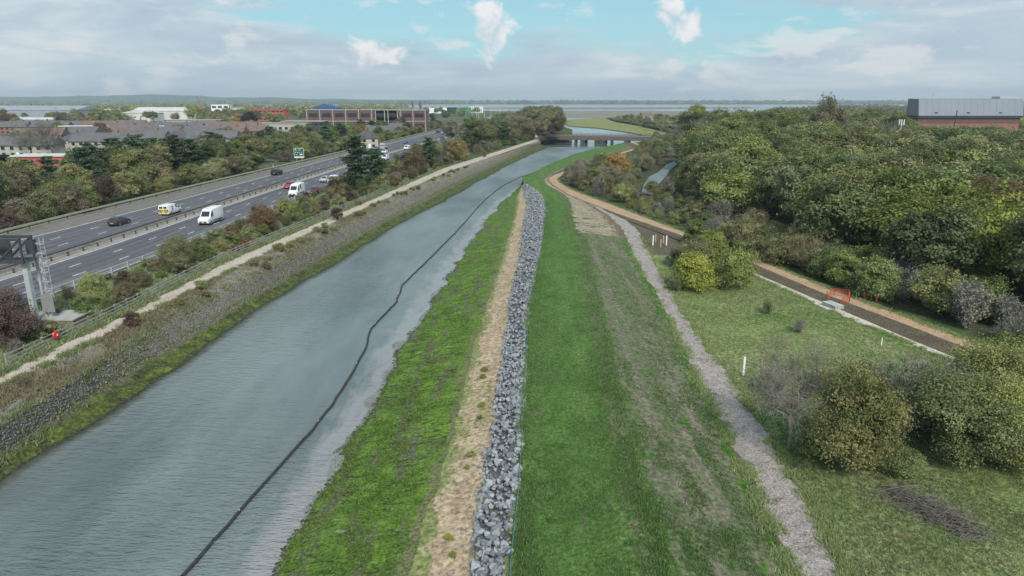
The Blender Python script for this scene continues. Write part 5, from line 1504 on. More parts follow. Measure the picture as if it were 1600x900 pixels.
# ------------------------------------------------------------------ vehicles
def loft_body(st, name):
    """st: (y, zb, zs, zt, w, wt) -> closed body shell"""
    V = []; Fc = []; n = 10
    for (y, zb, zs, zt, w, wt) in st:
        half = [(w * 0.90, zb), (w, zb + (zs - zb) * 0.35), (w * 0.985, zs), (wt, zt - (zt - zs) * 0.06 if zt - zs > 0.2 else zt - 0.01), (wt * 0.82, zt)]
        V += [(x, y, z) for x, z in half] + [(-x, y, z) for x, z in reversed(half)]
    for i in range(len(st) - 1):
        for k in range(n):
            a, b = i * n + k, i * n + (k + 1) % n
            Fc.append((a, b, b + n, a + n))
    Fc.append(tuple(range(n - 1, -1, -1))); Fc.append(tuple(range((len(st) - 1) * n, len(st) * n)))
    m = MB(); m.add(V, Fc); return m
SHAPES = {   # stations from the nose backwards
    'hatch': dict(L=4.3, W=1.8, st=[(2.15, .32, .58, .62, .74, .62), (2.02, .24, .68, .74, .86, .74), (1.15, .22, .86, .92, .90, .78), (0.92, .22, .90, .97, .90, .76), (0.15, .22, .92, 1.42, .90, .64), (-0.6, .22, .94, 1.48, .90, .64), (-1.5, .22, .96, 1.40, .90, .62), (-2.0, .26, .95, 1.0, .87, .72), (-2.15, .34, .75, .80, .80, .68)], wheels=(1.32, -1.30), r=.32, cab=(3, 4, 6, 7)),
    'suv': dict(L=4.7, W=1.95, st=[(2.35, .40, .78, .84, .80, .68), (2.22, .30, .92, .98, .93, .80), (1.3, .28, 1.05, 1.1, .97, .84), (1.05, .28, 1.08, 1.14, .97, .82), (0.4, .28, 1.1, 1.68, .97, .74), (-0.8, .28, 1.1, 1.74, .97, .74), (-1.9, .28, 1.1, 1.68, .97, .72), (-2.25, .30, 1.08, 1.16, .95, .82), (-2.35, .40, .9, .95, .90, .78)], wheels=(1.42, -1.40), r=.37, cab=(3, 4, 6, 7)),
    'van': dict(L=5.9, W=2.05, st=[(2.95, .42, .82, .88, .82, .70), (2.80, .32, 1.02, 1.08, .96, .82), (2.25, .30, 1.18, 1.24, 1.02, .90), (2.05, .30, 1.24, 1.32, 1.02, .90), (1.3, .30, 1.30, 2.25, 1.02, .84), (0.85, .30, 1.30, 2.58, 1.02, .86), (-1.0, .30, 1.30, 2.64, 1.02, .88), (-2.88, .30, 1.30, 2.62, 1.02, .88), (-2.95, .36, 1.30, 2.52, 1.0, .86)], wheels=(1.95, -1.75), r=.36, cab=(3, 4, 5, 5)),
    'smallvan': dict(L=5.0, W=1.95, st=[(2.5, .40, .76, .82, .80, .68), (2.36, .30, .92, .98, .93, .80), (1.65, .28, 1.08, 1.14, .97, .84), (1.45, .28, 1.12, 1.2, .97, .84), (0.7, .28, 1.15, 1.86, .97, .80), (0.2, .28, 1.15, 1.94, .97, .82), (-1.2, .28, 1.15, 1.96, .97, .83), (-2.42, .28, 1.15, 1.90, .97, .83), (-2.5, .34, 1.15, 1.80, .95, .80)], wheels=(1.6, -1.5), r=.34, cab=(3, 4, 5, 5)),
}
WHEEL = {}
def wheel_meshes(r):
    if r not in WHEEL:
        m = MB(); m.tube((-0.11, 0, 0), (0.11, 0, 0), r, r, 18); a = m.mesh('tyre'); a.materials.append(M['tyre'])
        m = MB(); m.tube((-0.122, 0, 0), (0.122, 0, 0), r * 0.62, r * 0.62, 12); b = m.mesh('rim'); b.materials.append(M['rim'])
        WHEEL[r] = (a, b)
    return WHEEL[r]
def vehicle(shape, colour, px_, py_, heading, label, cat, name, lane=None, beacon=False, chevron=False, camper=False, loc=None):
    S = SHAPES[shape]; st = S['st']
    if loc is None:
        q = at(px_, py_, ROAD_Z); loc = (q.x, q.y)
    k = math.atan2(-(lx(5, loc[1] + 2) - lx(5, loc[1] - 2)), 4.0)
    root = empty(name, (loc[0], loc[1], ROAD_Z + 0.01), k + (math.pi if heading < 0 else 0), label, cat)
    body = loft_body(st, 'body').build('body', PAINT[colour], root, R(35))
    W = S['W'] / 2 + 0.02
    for yy in S['wheels']:
        for sx in (-1, 1):
            a, b = wheel_meshes(S['r'])
            w = link_mesh('wheel', a, None, root); w.location = (sx * (W - 0.13), yy, S['r'])
            link_mesh('rim', b, None, w)
    c0, c1, c2, c3 = S['cab']
    A, B = st[c0], st[c1]
    def up(p, d): return (p[0], p[1], p[2] + d)
    # windscreen
    wb, wt_ = A[5] * 0.80, B[5] * 0.80
    dy, dz_ = A[0] - B[0], B[3] - A[3]
    nl = math.hypot(dy, dz_); oy, oz = dz_ / nl * 0.012, dy / nl * 0.012
    f0, f1 = 0.06, 0.93
    pts = []
    for f, sgn_ in ((f0, -1), (f0, 1), (f1, 1), (f1, -1)):
        w = wb * (1 - f) + wt_ * f
        pts.append((sgn_ * w, A[0] - dy * f + oy, A[3] + dz_ * f + oz))
    m = MB(); m.add(pts, [(0, 1, 2, 3)]); m.build('windscreen', M['glass'], root)
    def side_glass(i0, i1, f0_, f1_, nm):
        a, b = st[i0], st[i1]
        for sx in (-1, 1):
            P = []
            for (s_, ff) in ((a, f0_), (b, f1_)):
                pass
            def pt(s_, g):
                return (sx * (s_[4] * 0.985 * (1 - g) + s_[5] * g + 0.012), s_[0], s_[2] + (s_[3] - s_[2]) * 0.94 * g)
            def lerp(p, q, f): return tuple(p[j] + (q[j] - p[j]) * f for j in range(3))
            lo0, lo1 = lerp(pt(a, 0.08), pt(b, 0.08), f0_), lerp(pt(a, 0.08), pt(b, 0.08), f1_)
            hi0, hi1 = lerp(pt(a, 0.88), pt(b, 0.88), f0_), lerp(pt(a, 0.88), pt(b, 0.88), f1_)
            m = MB(); m.add([lo0, lo1, hi1, hi0], [(0, 1, 2, 3)]); m.build(nm, M['glass'], root)
    if shape in ('hatch', 'suv'):
        side_glass(c0, c1, 0.45, 0.97, 'front_quarter_window'); side_glass(c1, c1 + 1, 0.03, 0.97, 'side_window'); side_glass(c1 + 1, c2, 0.03, 0.9, 'rear_side_window')
        A, B = st[c3], st[c2]
        pts = []
        for f, sgn_ in ((0.12, 1), (0.12, -1), (0.92, -1), (0.92, 1)):
            w = (A[5] * (1 - f) + B[5] * f) * 0.8
            pts.append((sgn_ * w, A[0] + (B[0] - A[0]) * f - 0.012, A[3] + (B[3] - A[3]) * f + 0.008))
        m = MB(); m.add(pts, [(0, 1, 2, 3)]); m.build('rear_window', M['glass'], root)
    else:
        side_glass(c0, c1, 0.5, 0.97, 'cab_window'); side_glass(c1, c1 + 1, 0.05, 0.95, 'cab_window')
        if camper:
            side_glass(5, 6, 0.35, 0.75, 'side_window')
        b = st[-1]
        if not chevron:
            for sx in (-1, 1):
                MB().box((sx * 0.42, b[0] - 0.03, 1.75 if shape == 'van' else 1.5), (0.62, 0.012, 0.5)).build('rear_window', M['glass'], root)
    f = st[0]; g = st[1]
    for sx in (-1, 1):
        MB().box((sx * g[4] * 0.74, g[0] + 0.02, g[2] - 0.10), (0.34, 0.22, 0.15)).build('headlight', M['lamp'], root)
        MB().box((sx * st[-1][4] * 0.86, st[-1][0] - 0.004, st[-1][2] - (0.02 if shape in ('hatch', 'suv') else 0.2)), (0.20, 0.06, 0.16 if shape in ('hatch', 'suv') else 0.4)).build('tail_light', M['redlamp'], root)
        MB().box((sx * (W + 0.06), A[0] - 0.3 if shape in ('van', 'smallvan') else st[c0][0] - 0.25, st[c0][2] + 0.12), (0.18, 0.10, 0.16)).build('wing_mirror', M['trim'] if colour == 'white' else PAINT[colour], root)
    MB().box((0, f[0] + 0.01, f[1] + 0.16), (f[4] * 1.5, 0.06, 0.24)).build('grille', M['trim'], root)
    MB().box((0, f[0] + 0.045, f[1] + 0.13), (0.5, 0.02, 0.11)).build('number_plate', M['plate'], root)
    MB().box((0, st[-1][0] - 0.012, st[-1][1] + 0.24), (0.5, 0.02, 0.11)).build('number_plate', M['plate_y'], root)
    MB().box((0, 0, st[3][1] - 0.03), (S['W'] * 0.93, S['L'] * 0.86, 0.14)).build('sill', M['trim'], root)
    if shape == 'van':
        for sx in (-1, 1):
            MB().box((sx * (W - 0.005), -0.2, 0.62), (0.03, 2.6, 0.16)).build('side_moulding', M['trim'], root)
    if beacon:
        MB().box((0, 0.7, st[5][3] + 0.05), (1.1, 0.28, 0.12)).build('roof_bar', M['lamp'], root)
    if chevron:
        yb = st[-1][0] - 0.02
        ym = paint('chevron_yellow', (0.72, 0.55, 0.03), 0.5)
        MB().box((0, yb, 0.82), (1.66, 0.02, 0.72)).build('chevron_panel', ym, root)
        for k2 in range(4):
            for sx in (-1, 1):
                m = MB(); x0 = sx * (0.04 + 0.27 * k2)
                m.add([(x0, yb - 0.016, 1.16), (x0 + sx * 0.15, yb - 0.016, 1.16), (x0 + sx * 0.15, yb - 0.016, 0.48), (x0, yb - 0.016, 0.48)], [(0, 1, 2, 3)])
                sh = 0.30
                m.v = [(v[0] + (sx * sh if v[2] < 0.8 else 0.0), v[1], v[2]) for v in m.v]
                m.v = [(max(-0.82, min(0.82, v[0])), v[1], v[2]) for v in m.v]
                m.build('chevron_stripe', M['trim'], root)
        for sx in (-1, 1):
            MB().box((sx * 0.40, st[-1][0] - 0.03, 1.50), (0.6, 0.012, 0.34)).build('rear_window', M['glass'], root)
        mg = paint('magenta_mark', (0.50, 0.03, 0.18), 0.5)
        for sx in (-1, 1):
            for (yy, zz_, w, h) in ((-1.0, 1.52, 0.42, 0.18), (-1.12, 1.28, 0.22, 0.22), (-0.9, 1.10, 0.4, 0.16), (-1.05, 0.9, 0.25, 0.14)):
                MB().box((sx * 0.985, yy, zz_), (0.03, w, h)).build('side_mark', mg, root)
    return root
vehicle('hatch', 'dark grey', 187, 351, 1, 'dark grey hatchback driving behind the van with yellow chevrons', 'car', 'car')
vehicle('smallvan', 'white', 267, 334, 1, 'white van with yellow and black rear chevrons and pink side mark', 'van', 'van', chevron=True)
vehicle('van', 'white', 330, 348, -1, 'white high roof van with roof bar across from the chevron van', 'van', 'van', beacon=True)
vehicle('suv', 'black', 433, 273, 1, 'black off road car near the green direction sign', 'car', 'car')
vehicle('hatch', 'red', 453, 294, -1, 'red car beside the central barrier next to a white camper', 'car', 'car')
vehicle('van', 'white', 464, 305, -1, 'white camper van with dark side window beside the red car', 'van', 'camper_van', camper=True)
vehicle('hatch', 'silver', 508, 284, -1, 'pale silver car ahead of a white van by the pine', 'car', 'car')
vehicle('smallvan', 'white', 521, 286, -1, 'white van behind the pale silver car near the pine', 'van', 'van')
vehicle('hatch', 'maroon', 492, 302, -1, 'maroon car half hidden by verge shrubs', 'car', 'car')
vehicle('hatch', 'blue', 589, 234, 1, 'blue car beside a pale van on the far lanes', 'car', 'car')
vehicle('van', 'silver', 600, 233, 1, 'silver van next to the blue car on the far lanes', 'van', 'van')
vehicle('hatch', 'white', 601, 240, -1, 'white car beside the central barrier behind the pine', 'car', 'car')
vehicle('smallvan', 'white', 602, 250, -1, 'white van close behind the tall roadside pine', 'van', 'van')
vehicle('hatch', 'blue', 626, 248, -1, 'bright blue car in front of the amber shrub', 'car', 'car')
vehicle('smallvan', 'white', 636, 234, -1, 'white van ahead of the bright blue car', 'van', 'van')
vehicle('hatch', 'blue', 634, 224, 1, 'dark blue car behind the white van at the barrier', 'car', 'car')
vehicle('hatch', 'silver', 668, 224, -1, 'silver car approaching above the dark verge pine', 'car', 'car')
vehicle('hatch', 'dark grey', 691, 218, -1, 'dark car with light roof alone on the right lanes', 'car', 'car')
vehicle('suv', 'silver', 712, 219, -1, 'grey car partly hidden by the verge evergreen', 'car', 'car')
vehicle('hatch', 'red', 561, 243, 1, 'red car seen behind the pine top', 'car', 'car')
random.seed(44)
cols = ['white', 'silver', 'dark grey', 'black', 'white', 'blue', 'red', 'silver']
used = []
for k in range(30):
    y = random.uniform(440, 760); side = random.random() < 0.55
    i0, i1 = (4, 5) if side else (6, 7)
    f = random.choice([1 / 6, 0.5, 5 / 6]); x = lx(i0, y) * (1 - f) + lx(i1, y) * f
    if any(abs(x - u) < 2.6 and abs(y - v) < 9 for u, v in used): continue
    used.append((x, y)); c = cols[k % len(cols)]
    o = vehicle(random.choice(['hatch', 'suv', 'smallvan', 'van']), c, 0, 0, 1 if side else -1, f'{c} vehicle in the distant queue of traffic', 'vehicle', 'queued_vehicle', loc=(x, y))
    o['group'] = f'{c} vehicles in the distant queue'

# ------------------------------------------------------------------ bridges over the creek
def bridge(name, p0, p1, z, wide, depth, label, piers, railing, girder_mat):
    a = Vector((p0[0], p0[1], z)); b = Vector((p1[0], p1[1], z)); d = (b - a).normalized(); nrm = Vector((-d.y, d.x, 0))
    root = empty(name, a, 0, label, 'bridge')
    MB().bar(a - Vector((0, 0, 0.15)), b - Vector((0, 0, 0.15)), wide, 0.3).build('deck', M['concrete'], root, world=True)
    for s_ in (-1, 1):
        MB().bar(a + nrm * s_ * (wide / 2 + 0.16) - Vector((0, 0, depth / 2 - 0.35)), b + nrm * s_ * (wide / 2 + 0.16) - Vector((0, 0, depth / 2 - 0.35)), 0.3, depth).build('girder', girder_mat, root, world=True)
        if railing:
            L = (b - a).length; k = int(L / 2.5)
            for i in range(k + 1):
                p = a + d * (L * i / k) + nrm * s_ * (wide / 2 + 0.16)
                MB().bar(p + Vector((0, 0, 0.35)), p + Vector((0, 0, 1.55)), 0.12, 0.12).build('railing_post', M['darkmetal'], root, world=True)
            for zz_ in (0.95, 1.5):
                MB().bar(a + nrm * s_ * (wide / 2 + 0.16) + Vector((0, 0, zz_)), b + nrm * s_ * (wide / 2 + 0.16) + Vector((0, 0, zz_)), 0.07, 0.08).build('railing_rail', M['darkmetal'], root, world=True)
    for (f, w, th) in piers:
        p = a + (b - a) * f
        m = MB(); m.box((p.x, p.y, (z - depth + 0.3 - 1.0) / 2), (w, th, z - depth + 0.3 + 1.0), math.atan2(d.y, d.x)); m.build('pier', M['pier'], root, world=True)
    for f in (0.0, 1.0):
        p = a + (b - a) * f
        m = MB(); m.box((p.x, p.y, z / 2 - 0.6), (2.2, wide + 1.0, z - 0.2 + 1.0), math.atan2(d.y, d.x)); m.build('abutment', M['concrete'], root, world=True)
    return root
pa, pb = at(842, 215, 3.6), at(1024, 218, 3.6)
bridge('footbridge', (pa.x, pa.y), (pb.x, pb.y), 3.9, 3.2, 1.5, 'low brown girder bridge on two dark piers across the creek', [(0.33, 1.1, 3.4), (0.64, 1.1, 3.4)], False, M['brown_girder'])
bridge('road_bridge', (pa.x + 4, pa.y + 17), (pb.x + 5, pb.y + 17), 4.1, 10.0, 1.4, 'wider bridge with railing posts behind the brown girder bridge', [(0.36, 2.6, 9), (0.51, 6.0, 9), (0.74, 2.6, 9)], True, M['brown_girder'])

# ------------------------------------------------------------------ floating boom
bp = [(100, 1140), (215, 990), (285, 900), (350, 826), (400, 770), (470, 692), (520, 632), (545, 592), (573, 542), (578, 516), (600, 492), (620, 471), (628, 446), (660, 415), (700, 375), (722, 352), (741, 330), (757, 313), (775, 298), (791, 287), (815, 276), (845, 266), (866, 261)]
Pb = [at(x, y, 0.08) for x, y in bp]
dist = [0]
for a, b in zip(Pb[:-1], Pb[1:]): dist.append(dist[-1] + (b - a).length)
boom = empty('floating_boom', (Pb[0].x, Pb[0].y, 0.0), 0, 'dark segmented floating boom winding along the creek', 'boom')
def boom_pt(s_):
    return Vector((np.interp(s_, dist, [p.x for p in Pb]), np.interp(s_, dist, [p.y for p in Pb]), 0.08))
blk = plain('boom_rubber', (0.035, 0.035, 0.035), 0.6, var=0.3)
s_ = 0.0; k = 0
while s_ < dist[-1] - 1:
    ln = 3.0 if s_ < 90 else 6.0
    e = min(s_ + ln - 0.12, dist[-1]); mid = (s_ + e) / 2
    jit = [Vector((random.gauss(0, 0.05), 0, 0)) for _ in range(3)]
    a, b, c = boom_pt(s_), boom_pt(mid) + jit[1], boom_pt(e)
    m = MB(); m.tube(a, b, 0.105, 0.105, 8, False); m.tube(b, c, 0.105, 0.105, 8, False)
    sg_ = m.build('boom_segment', blk, boom, world=True)
    MB().box((c.x, c.y, 0.10), (0.09, 0.09, 0.22)).build('connector', M['galv'] if k % 4 == 0 else blk, boom, world=True)
    s_ += ln; k += 1
bq = [(866, 261), (880, 256), (905, 248), (930, 241), (955, 235), (985, 229)]
Pq = [at(x, y, 0.1) for x, y in bq]
m = empty('stranded_boom', (Pq[0].x, Pq[0].y, 0), 0, 'dark boom stranded along the muddy edge near the bridge', 'boom')
for a, b in zip(Pq[:-1], Pq[1:]):
    MB().tube(a, b, 0.22, 0.22, 8).build('boom_segment', blk, m, world=True)
# blue rope strung along the top of the rocks
rope_m = plain('blue_rope', (0.06, 0.19, 0.25), 0.8)
ys = np.arange(22, 150, 3.0)
rope = empty('blue_rope', (rx(4, 22), 22, 2.75), 0, 'blue rope strung on stakes along the top of the rock bank', 'rope')
m = MB(); prev = None
for y in ys:
    p = Vector((rx(4, y) + 0.12, y, ground_z(rx(4, y) + 0.12, y) + 0.32))
    MB().tube((p.x, p.y, p.z - 0.42), (p.x, p.y, p.z + 0.06), 0.025, 0.02, 5).build('stake', M['darkmetal'], rope, world=True)
    if prev is not None:
        md = (p + prev) / 2 - Vector((0, 0, 0.06)); m.tube(prev, md, 0.02, 0.02, 5, False); m.tube(md, p, 0.02, 0.02, 5, False)
    prev = p
m.build('cord', rope_m, rope, world=True)

# ------------------------------------------------------------------ small things on the right bank
def stake(px_, py_, h, mat, label, group=None, w=0.12):
    q = at(px_, py_, 2.5); z = ground_z(q.x, q.y)
    m = MB(); m.box((0, 0, h / 2 - 0.08), (w, w, h + 0.16)); m.box((0, 0, h + 0.015), (w * 0.8, w * 0.8, 0.03))
    o = m.build('marker_post', mat); o.location = (q.x, q.y, z)
    return tag(o, label, 'post', group)
stake(1161, 586, 1.55, M['white'], 'single white post standing in the meadow beside the chip path', w=0.16)
woodpost = plain('new_timber', (0.38, 0.28, 0.20), 0.8)
for px_, py_ in ((1020, 383), (1041, 383)): stake(px_, py_, 1.5, M['white'], 'white post in the cluster of posts on the brown soil', 'white posts on the brown soil', 0.16)
for px_, py_ in ((1024, 378), (1032, 386), (1036, 380)): stake(px_, py_, 1.2, woodpost, 'brown timber post in the cluster of posts on the brown soil', 'timber posts on the brown soil', 0.18)
stake(1377, 538, 0.7, M['white'], 'short pale stake in the meadow below the gravel strip', None, 0.07)
stake(1190, 575, 0.9, woodpost, 'thin weathered stake in the meadow near the white post', None, 0.07)
# orange safety netting round a pile of timbers
t = NT('orange_netting')
bs = t.n('ShaderNodeBsdfPrincipled'); t.set(bs.inputs['Base Color'], (0.55, 0.085, 0.04)); bs.inputs['Roughness'].default_value = 0.6
t.t.links.new(bs.outputs[0], t.out.inputs['Surface'])
net_m = t.m
def netting(pts, label):
    P = [at(x, y, 2.45) for x, y in pts]
    root = empty('safety_netting', (P[0].x, P[0].y, ground_z(P[0].x, P[0].y)), 0, label, 'netting')
    m = MB()
    for a, b in zip(P[:-1], P[1:]):
        a = Vector((a.x, a.y, ground_z(a.x, a.y))); b = Vector((b.x, b.y, ground_z(b.x, b.y)))
        L = (b - a).length
        for zz_ in np.arange(0.08, 0.85, 0.19):
            m.bar(a + Vector((0, 0, zz_)), b + Vector((0, 0, zz_)), 0.012, 0.03)
        for f in np.arange(0, 1.0, 0.24 / L):
            p = a + (b - a) * f; m.bar(p + Vector((0, 0, 0.05)), p + Vector((0, 0, 0.85)), 0.02, 0.012)
        MB().tube(a - Vector((0, 0, 0.1)), a + Vector((0, 0, 1.15)), 0.03, 0.03, 6).build('stake', M['darkmetal'], root, world=True)
    m.build('mesh_net', net_m, root, world=True)
netting([(1291, 470), (1303, 462), (1325, 465), (1327, 473), (1312, 477)], 'orange netting fence round the stacked timbers beside the sandy path')
netting([(1349, 468), (1358, 462), (1368, 467), (1370, 473)], 'orange netting fence below the trees across the sandy path')
tq = at(1301, 478, 2.5)
tp = empty('timber_stack', (tq.x, tq.y, ground_z(tq.x, tq.y)), 0.35, 'small stack of pale planks beside the orange netting', 'timber stack')
pale = plain('pale_plank', (0.45, 0.47, 0.46), 0.8)
for lay in range(3):
    for k in range(4):
        MB().box((-0.45 + 0.3 * k, 0, 0.07 + lay * 0.14), (0.24, 2.0, 0.1), random.uniform(-0.05, 0.05)).build('plank', pale, tp)
# heap of cut branches in the meadow
def brush_pile(px0, py0, px1, py1, n_, h, label, seed):
    r = np.random.default_rng(seed)
    a, b = at(px0, py0, 2.5), at(px1, py1, 2.5)
    root = empty('branch_heap', (a.x, a.y, 2.4), 0, label, 'branch heap')
    segs = []
    for k in range(n_):
        f = r.uniform(); c = np.array([a.x + (b.x - a.x) * f, a.y + (b.y - a.y) * f, 2.45]) + np.array([r.normal(0, 0.55), r.normal(0, 0.55), abs(r.normal(0, h * 0.5)) * math.sin(math.pi * (0.15 + 0.7 * f))])
        an = math.atan2(b.y - a.y, b.x - a.x) + r.normal(0, 1.3); ln = r.uniform(0.3, 1.0 + 1.6 * r.uniform() ** 2) / 2
        d = np.array([math.cos(an) * ln, math.sin(an) * ln, r.normal(0, 0.18) * ln])
        rad = 0.008 + 0.035 * r.uniform() ** 4
        p0 = c - d; p1 = c + d; p0[2] = max(p0[2], 2.42); p1[2] = max(p1[2], 2.42)
        segs += limb(p0, p1, rad, rad * 0.4, r, 3, 0.05)
    V, Fc = np_tube_mesh(segs, 4)
    V = V - np.array([a.x, a.y, 2.4])
    o = link_mesh('branches', np_mesh('branches', V, Fc, smooth=True), M['deadwood'], root); o['kind'] = 'stuff'
brush_pile(1392, 770, 1530, 838, 850, 0.75, 'heap of cut grey branches lying in the meadow', 5)
brush_pile(1185, 602, 1240, 640, 420, 0.6, 'small grey heap of dead branches beside the leafless tree', 6)
# odd clods and driftwood along the weed edge
r_ = np.random.default_rng(8)
V = []; Fc = []; A = []; b = 0
for _ in range(420):
    y = 27 * (130 / 27) ** r_.uniform(); x = rx(1, y) + abs(r_.normal(0, 0.5)) - 0.25
    v, f = ROCK_NP[r_.integers(len(ROCK_NP))]; V.append(v @ rot_matrix(r_).T * r_.uniform(0.12, 0.4) * np.array([1.3, 1, 0.5]) + (x, y, max(0.0, ground_z(x, y)) + 0.03)); Fc.append(f + b); b += len(v); A.append(np.full(len(f), r_.uniform(0, 0.3)))
tag(link_mesh('mud_clods', np_mesh('mud_clods', np.concatenate(V), np.concatenate(Fc), np.concatenate(A)), plain('clod', (0.05, 0.05, 0.04), 0.9)), 'dark clods of mud and weed along the water edge', 'mud', kind='stuff')

# ------------------------------------------------------------------ buildings
W_ = {}
def window_mesh(w, h):
    k = (round(w, 2), round(h, 2))
    if k not in W_:
        m = MB().box((0, 0, 0), (w, 0.08, h)); me = m.mesh('window'); me.materials.append(M['glass']); W_[k] = me
    return W_[k]
slate = plain('slate_roof', (0.12, 0.115, 0.125), 0.85, var=0.25, scale=0.5)
tile = plain('tile_roof', (0.17, 0.115, 0.10), 0.9, var=0.25, scale=0.5)
brick = plain('red_brick', (0.26, 0.13, 0.10), 0.9, var=0.2, scale=0.8)
render_ = plain('pale_render', (0.40, 0.37, 0.33), 0.9, var=0.12, scale=0.5)
metal_l = plain('pale_metal_cladding', (0.40, 0.43, 0.48), 0.55, 0.0, var=0.08, scale=0.1)
metal_w = plain('white_sheet_roof', (0.58, 0.57, 0.54), 0.6, var=0.15, scale=0.15)
metal_g = plain('grey_sheet_roof', (0.30, 0.31, 0.35), 0.6, var=0.1, scale=0.1)
redclad = plain('red_cladding', (0.42, 0.09, 0.08), 0.7, var=0.12, scale=0.3)
darkbrick = plain('dark_brick', (0.135, 0.075, 0.07), 0.9, var=0.2, scale=0.4)
bluem = plain('blue_cladding', (0.03, 0.09, 0.22), 0.5, var=0.1, scale=0.2)
greenm = plain('green_cladding', (0.02, 0.28, 0.14), 0.6, var=0.1, scale=0.2)
def block(name, px_, py_, w, d, h, label, wall, roof=None, storeys=0, cols=0, rz=0.0, win=(1.6, 1.3), z=3.2, frame=None, roofh=0.4, cat='building', pitched=0.0, group=None, depth_y=None, ridge_y=False):
    q = at(px_, py_, z)
    if depth_y:
        q = Vector(((px_ - 800) / FPX * depth_y * 1.036, depth_y, z))
    root = empty(name, (q.x, q.y, z - 0.1), rz, label, cat, group)
    MB().box((0, d / 2, h / 2), (w, d, h)).build('wall', wall, root)
    if pitched:
        o = 0.5; m = MB()
        if ridge_y:
            m.add([(-w / 2 - o, -o, h), (w / 2 + o, -o, h), (w / 2 + o, d + o, h), (-w / 2 - o, d + o, h), (0, -o, h + pitched), (0, d + o, h + pitched)], [(0, 3, 5, 4), (1, 4, 5, 2), (0, 4, 1), (3, 2, 5), (0, 1, 2, 3)])
        else:
            m.add([(-w / 2 - o, -o, h), (w / 2 + o, -o, h), (w / 2 + o, d + o, h), (-w / 2 - o, d + o, h), (-w / 2 - o, d / 2, h + pitched), (w / 2 + o, d / 2, h + pitched)], [(0, 1, 5, 4), (2, 3, 4, 5), (0, 4, 3), (1, 2, 5), (0, 3, 2, 1)])
        m.build('roof', roof, root)
    else:
        MB().box((0, d / 2, h + roofh / 2), (w + 0.8, d + 0.8, roofh)).build('roof', roof or M['concrete'], root)
    if storeys:
        me = window_mesh(*win)
        for s2 in range(storeys):
            for c in range(cols):
                o = link_mesh('window', me, None, root)
                o.location = ((c + 0.5) / cols * w - w / 2, -0.02, (s2 + 0.55) * h / storeys)
    if frame:
        for c in range(cols + 1):
            MB().box((c / cols * w - w / 2, -0.35, h / 2), (0.5, 0.6, h)).build('column', frame, root)
        for s2 in range(1, storeys):
            MB().box((0, -0.3, s2 * h / storeys), (w + 0.5, 0.45, 0.5)).build('floor_band', frame, root)
    return root
# terraced and semi-detached houses
def house(px_, py_, w, d, rz, roof, wall, label, group=None, ridge_y=False, chim=True):
    h = 4.5; r_h = 3.4
    root = block('house', px_, py_, w, d, h, label, wall, roof, 2, max(2, int(w / 3)), rz, (1.3, 1.2), pitched=r_h, cat='house', group=group, ridge_y=ridge_y)
    if chim:
        MB().box((w * 0.32 if not ridge_y else 0.0, d * 0.55, h + r_h + 0.2), (0.7, 0.9, 1.7)).build('chimney', brick, root)
    MB().box((0.2, -0.05, 1.0), (0.95, 0.06, 2.0)).build('door', M['white'], root)
    return root
random.seed(51)
for k, (px_, py_, w, rz, rf, wl_, lab, ry) in enumerate([
    (28, 246, 26, 0.05, slate, render_, 'long grey roofed house behind the half bare trees', False),
    (118, 236, 12, 0.2, slate, render_, 'pale house with grey roof and gable facing the road', True),
    (152, 238, 22, 0.0, slate, render_, 'grey roofed house with a small bay behind the pines', False),
    (215, 232, 24, 0.0, slate, brick, 'long dark slate roof above the tall pines', False),
    (60, 226, 22, 0.1, tile, brick, 'brown roofed terrace left of the orange tree', False),
    (128, 222, 14, 0.0, slate, brick, 'slate roofed brick house with white dormer', False),
    (205, 219, 26, 0.0, tile, brick, 'red tiled terrace roof behind the slate roof', False),
    (250, 222, 22, 0.0, slate, brick, 'grey terrace roof right of the red tiled roof', False),
    (276, 232, 10, 0.1, slate, brick, 'red gabled house facing the motorway', True),
    (288, 219, 9, 0.0, slate, render_, 'white gabled house with pale roof slope', True),
    (318, 222, 24, 0.0, slate, brick, 'dark blue grey terrace roof by the yellow tree', False),
    (345, 220, 24, 0.0, tile, brick, 'reddish brown terrace roof in front of the olive tree', False),
    (385, 218, 22, 0.0, tile, brick, 'pinkish tiled terrace roof below the dark purple tree', False),
    (330, 232, 22, 0.0, slate, render_, 'white walled terrace with slate roof behind the belt', False),
    (594, 220, 14, 0.1, slate, render_, 'white cottage with grey roof beside the far lanes', False),
    (577, 232, 8, 0.4, slate, render_, 'small white gabled cottage behind the roadside pine', True),
    (612, 213, 12, 0.1, slate, render_, 'white house partly hidden by trees at the motorway bend', False)]):
    house(px_, py_, w, 9, rz, rf, wl_, lab, ridge_y=ry)
for k in range(14):
    px_ = 20 + k * 27 + random.uniform(-6, 6); py_ = random.uniform(205, 214)
    house(px_, py_, random.uniform(18, 26), 9, random.uniform(-0.1, 0.1), random.choice([slate, slate, tile]), brick, 'terrace roof in the rear rows of the town', 'terraces in the rear rows')
block('shop_hall', 80, 262, 24, 9, 3.6, 'low white flat roofed hall behind the half bare trees', redclad, metal_w, 1, 6, 0.08)
block('warehouse', 40, 186, 118, 60, 10.0, 'very large grey blue warehouse with shallow roof', metal_g, metal_g, 0, 0, 0.0, pitched=5.0)
block('warehouse', 60, 196, 52, 22, 5.0, 'long low white roofed shed before the large warehouse', metal_l, metal_w, 1, 8, 0.0, pitched=1.6)
block('warehouse', 155, 184, 40, 20, 9.0, 'pale shed beside the end of the large warehouse', metal_w, metal_w, 0, 0, 0.0, pitched=1.5)
block('warehouse', 250, 187, 62, 36, 9.5, 'white corrugated double roofed warehouse', metal_w, metal_w, 0, 0, 0.0, pitched=4.0)
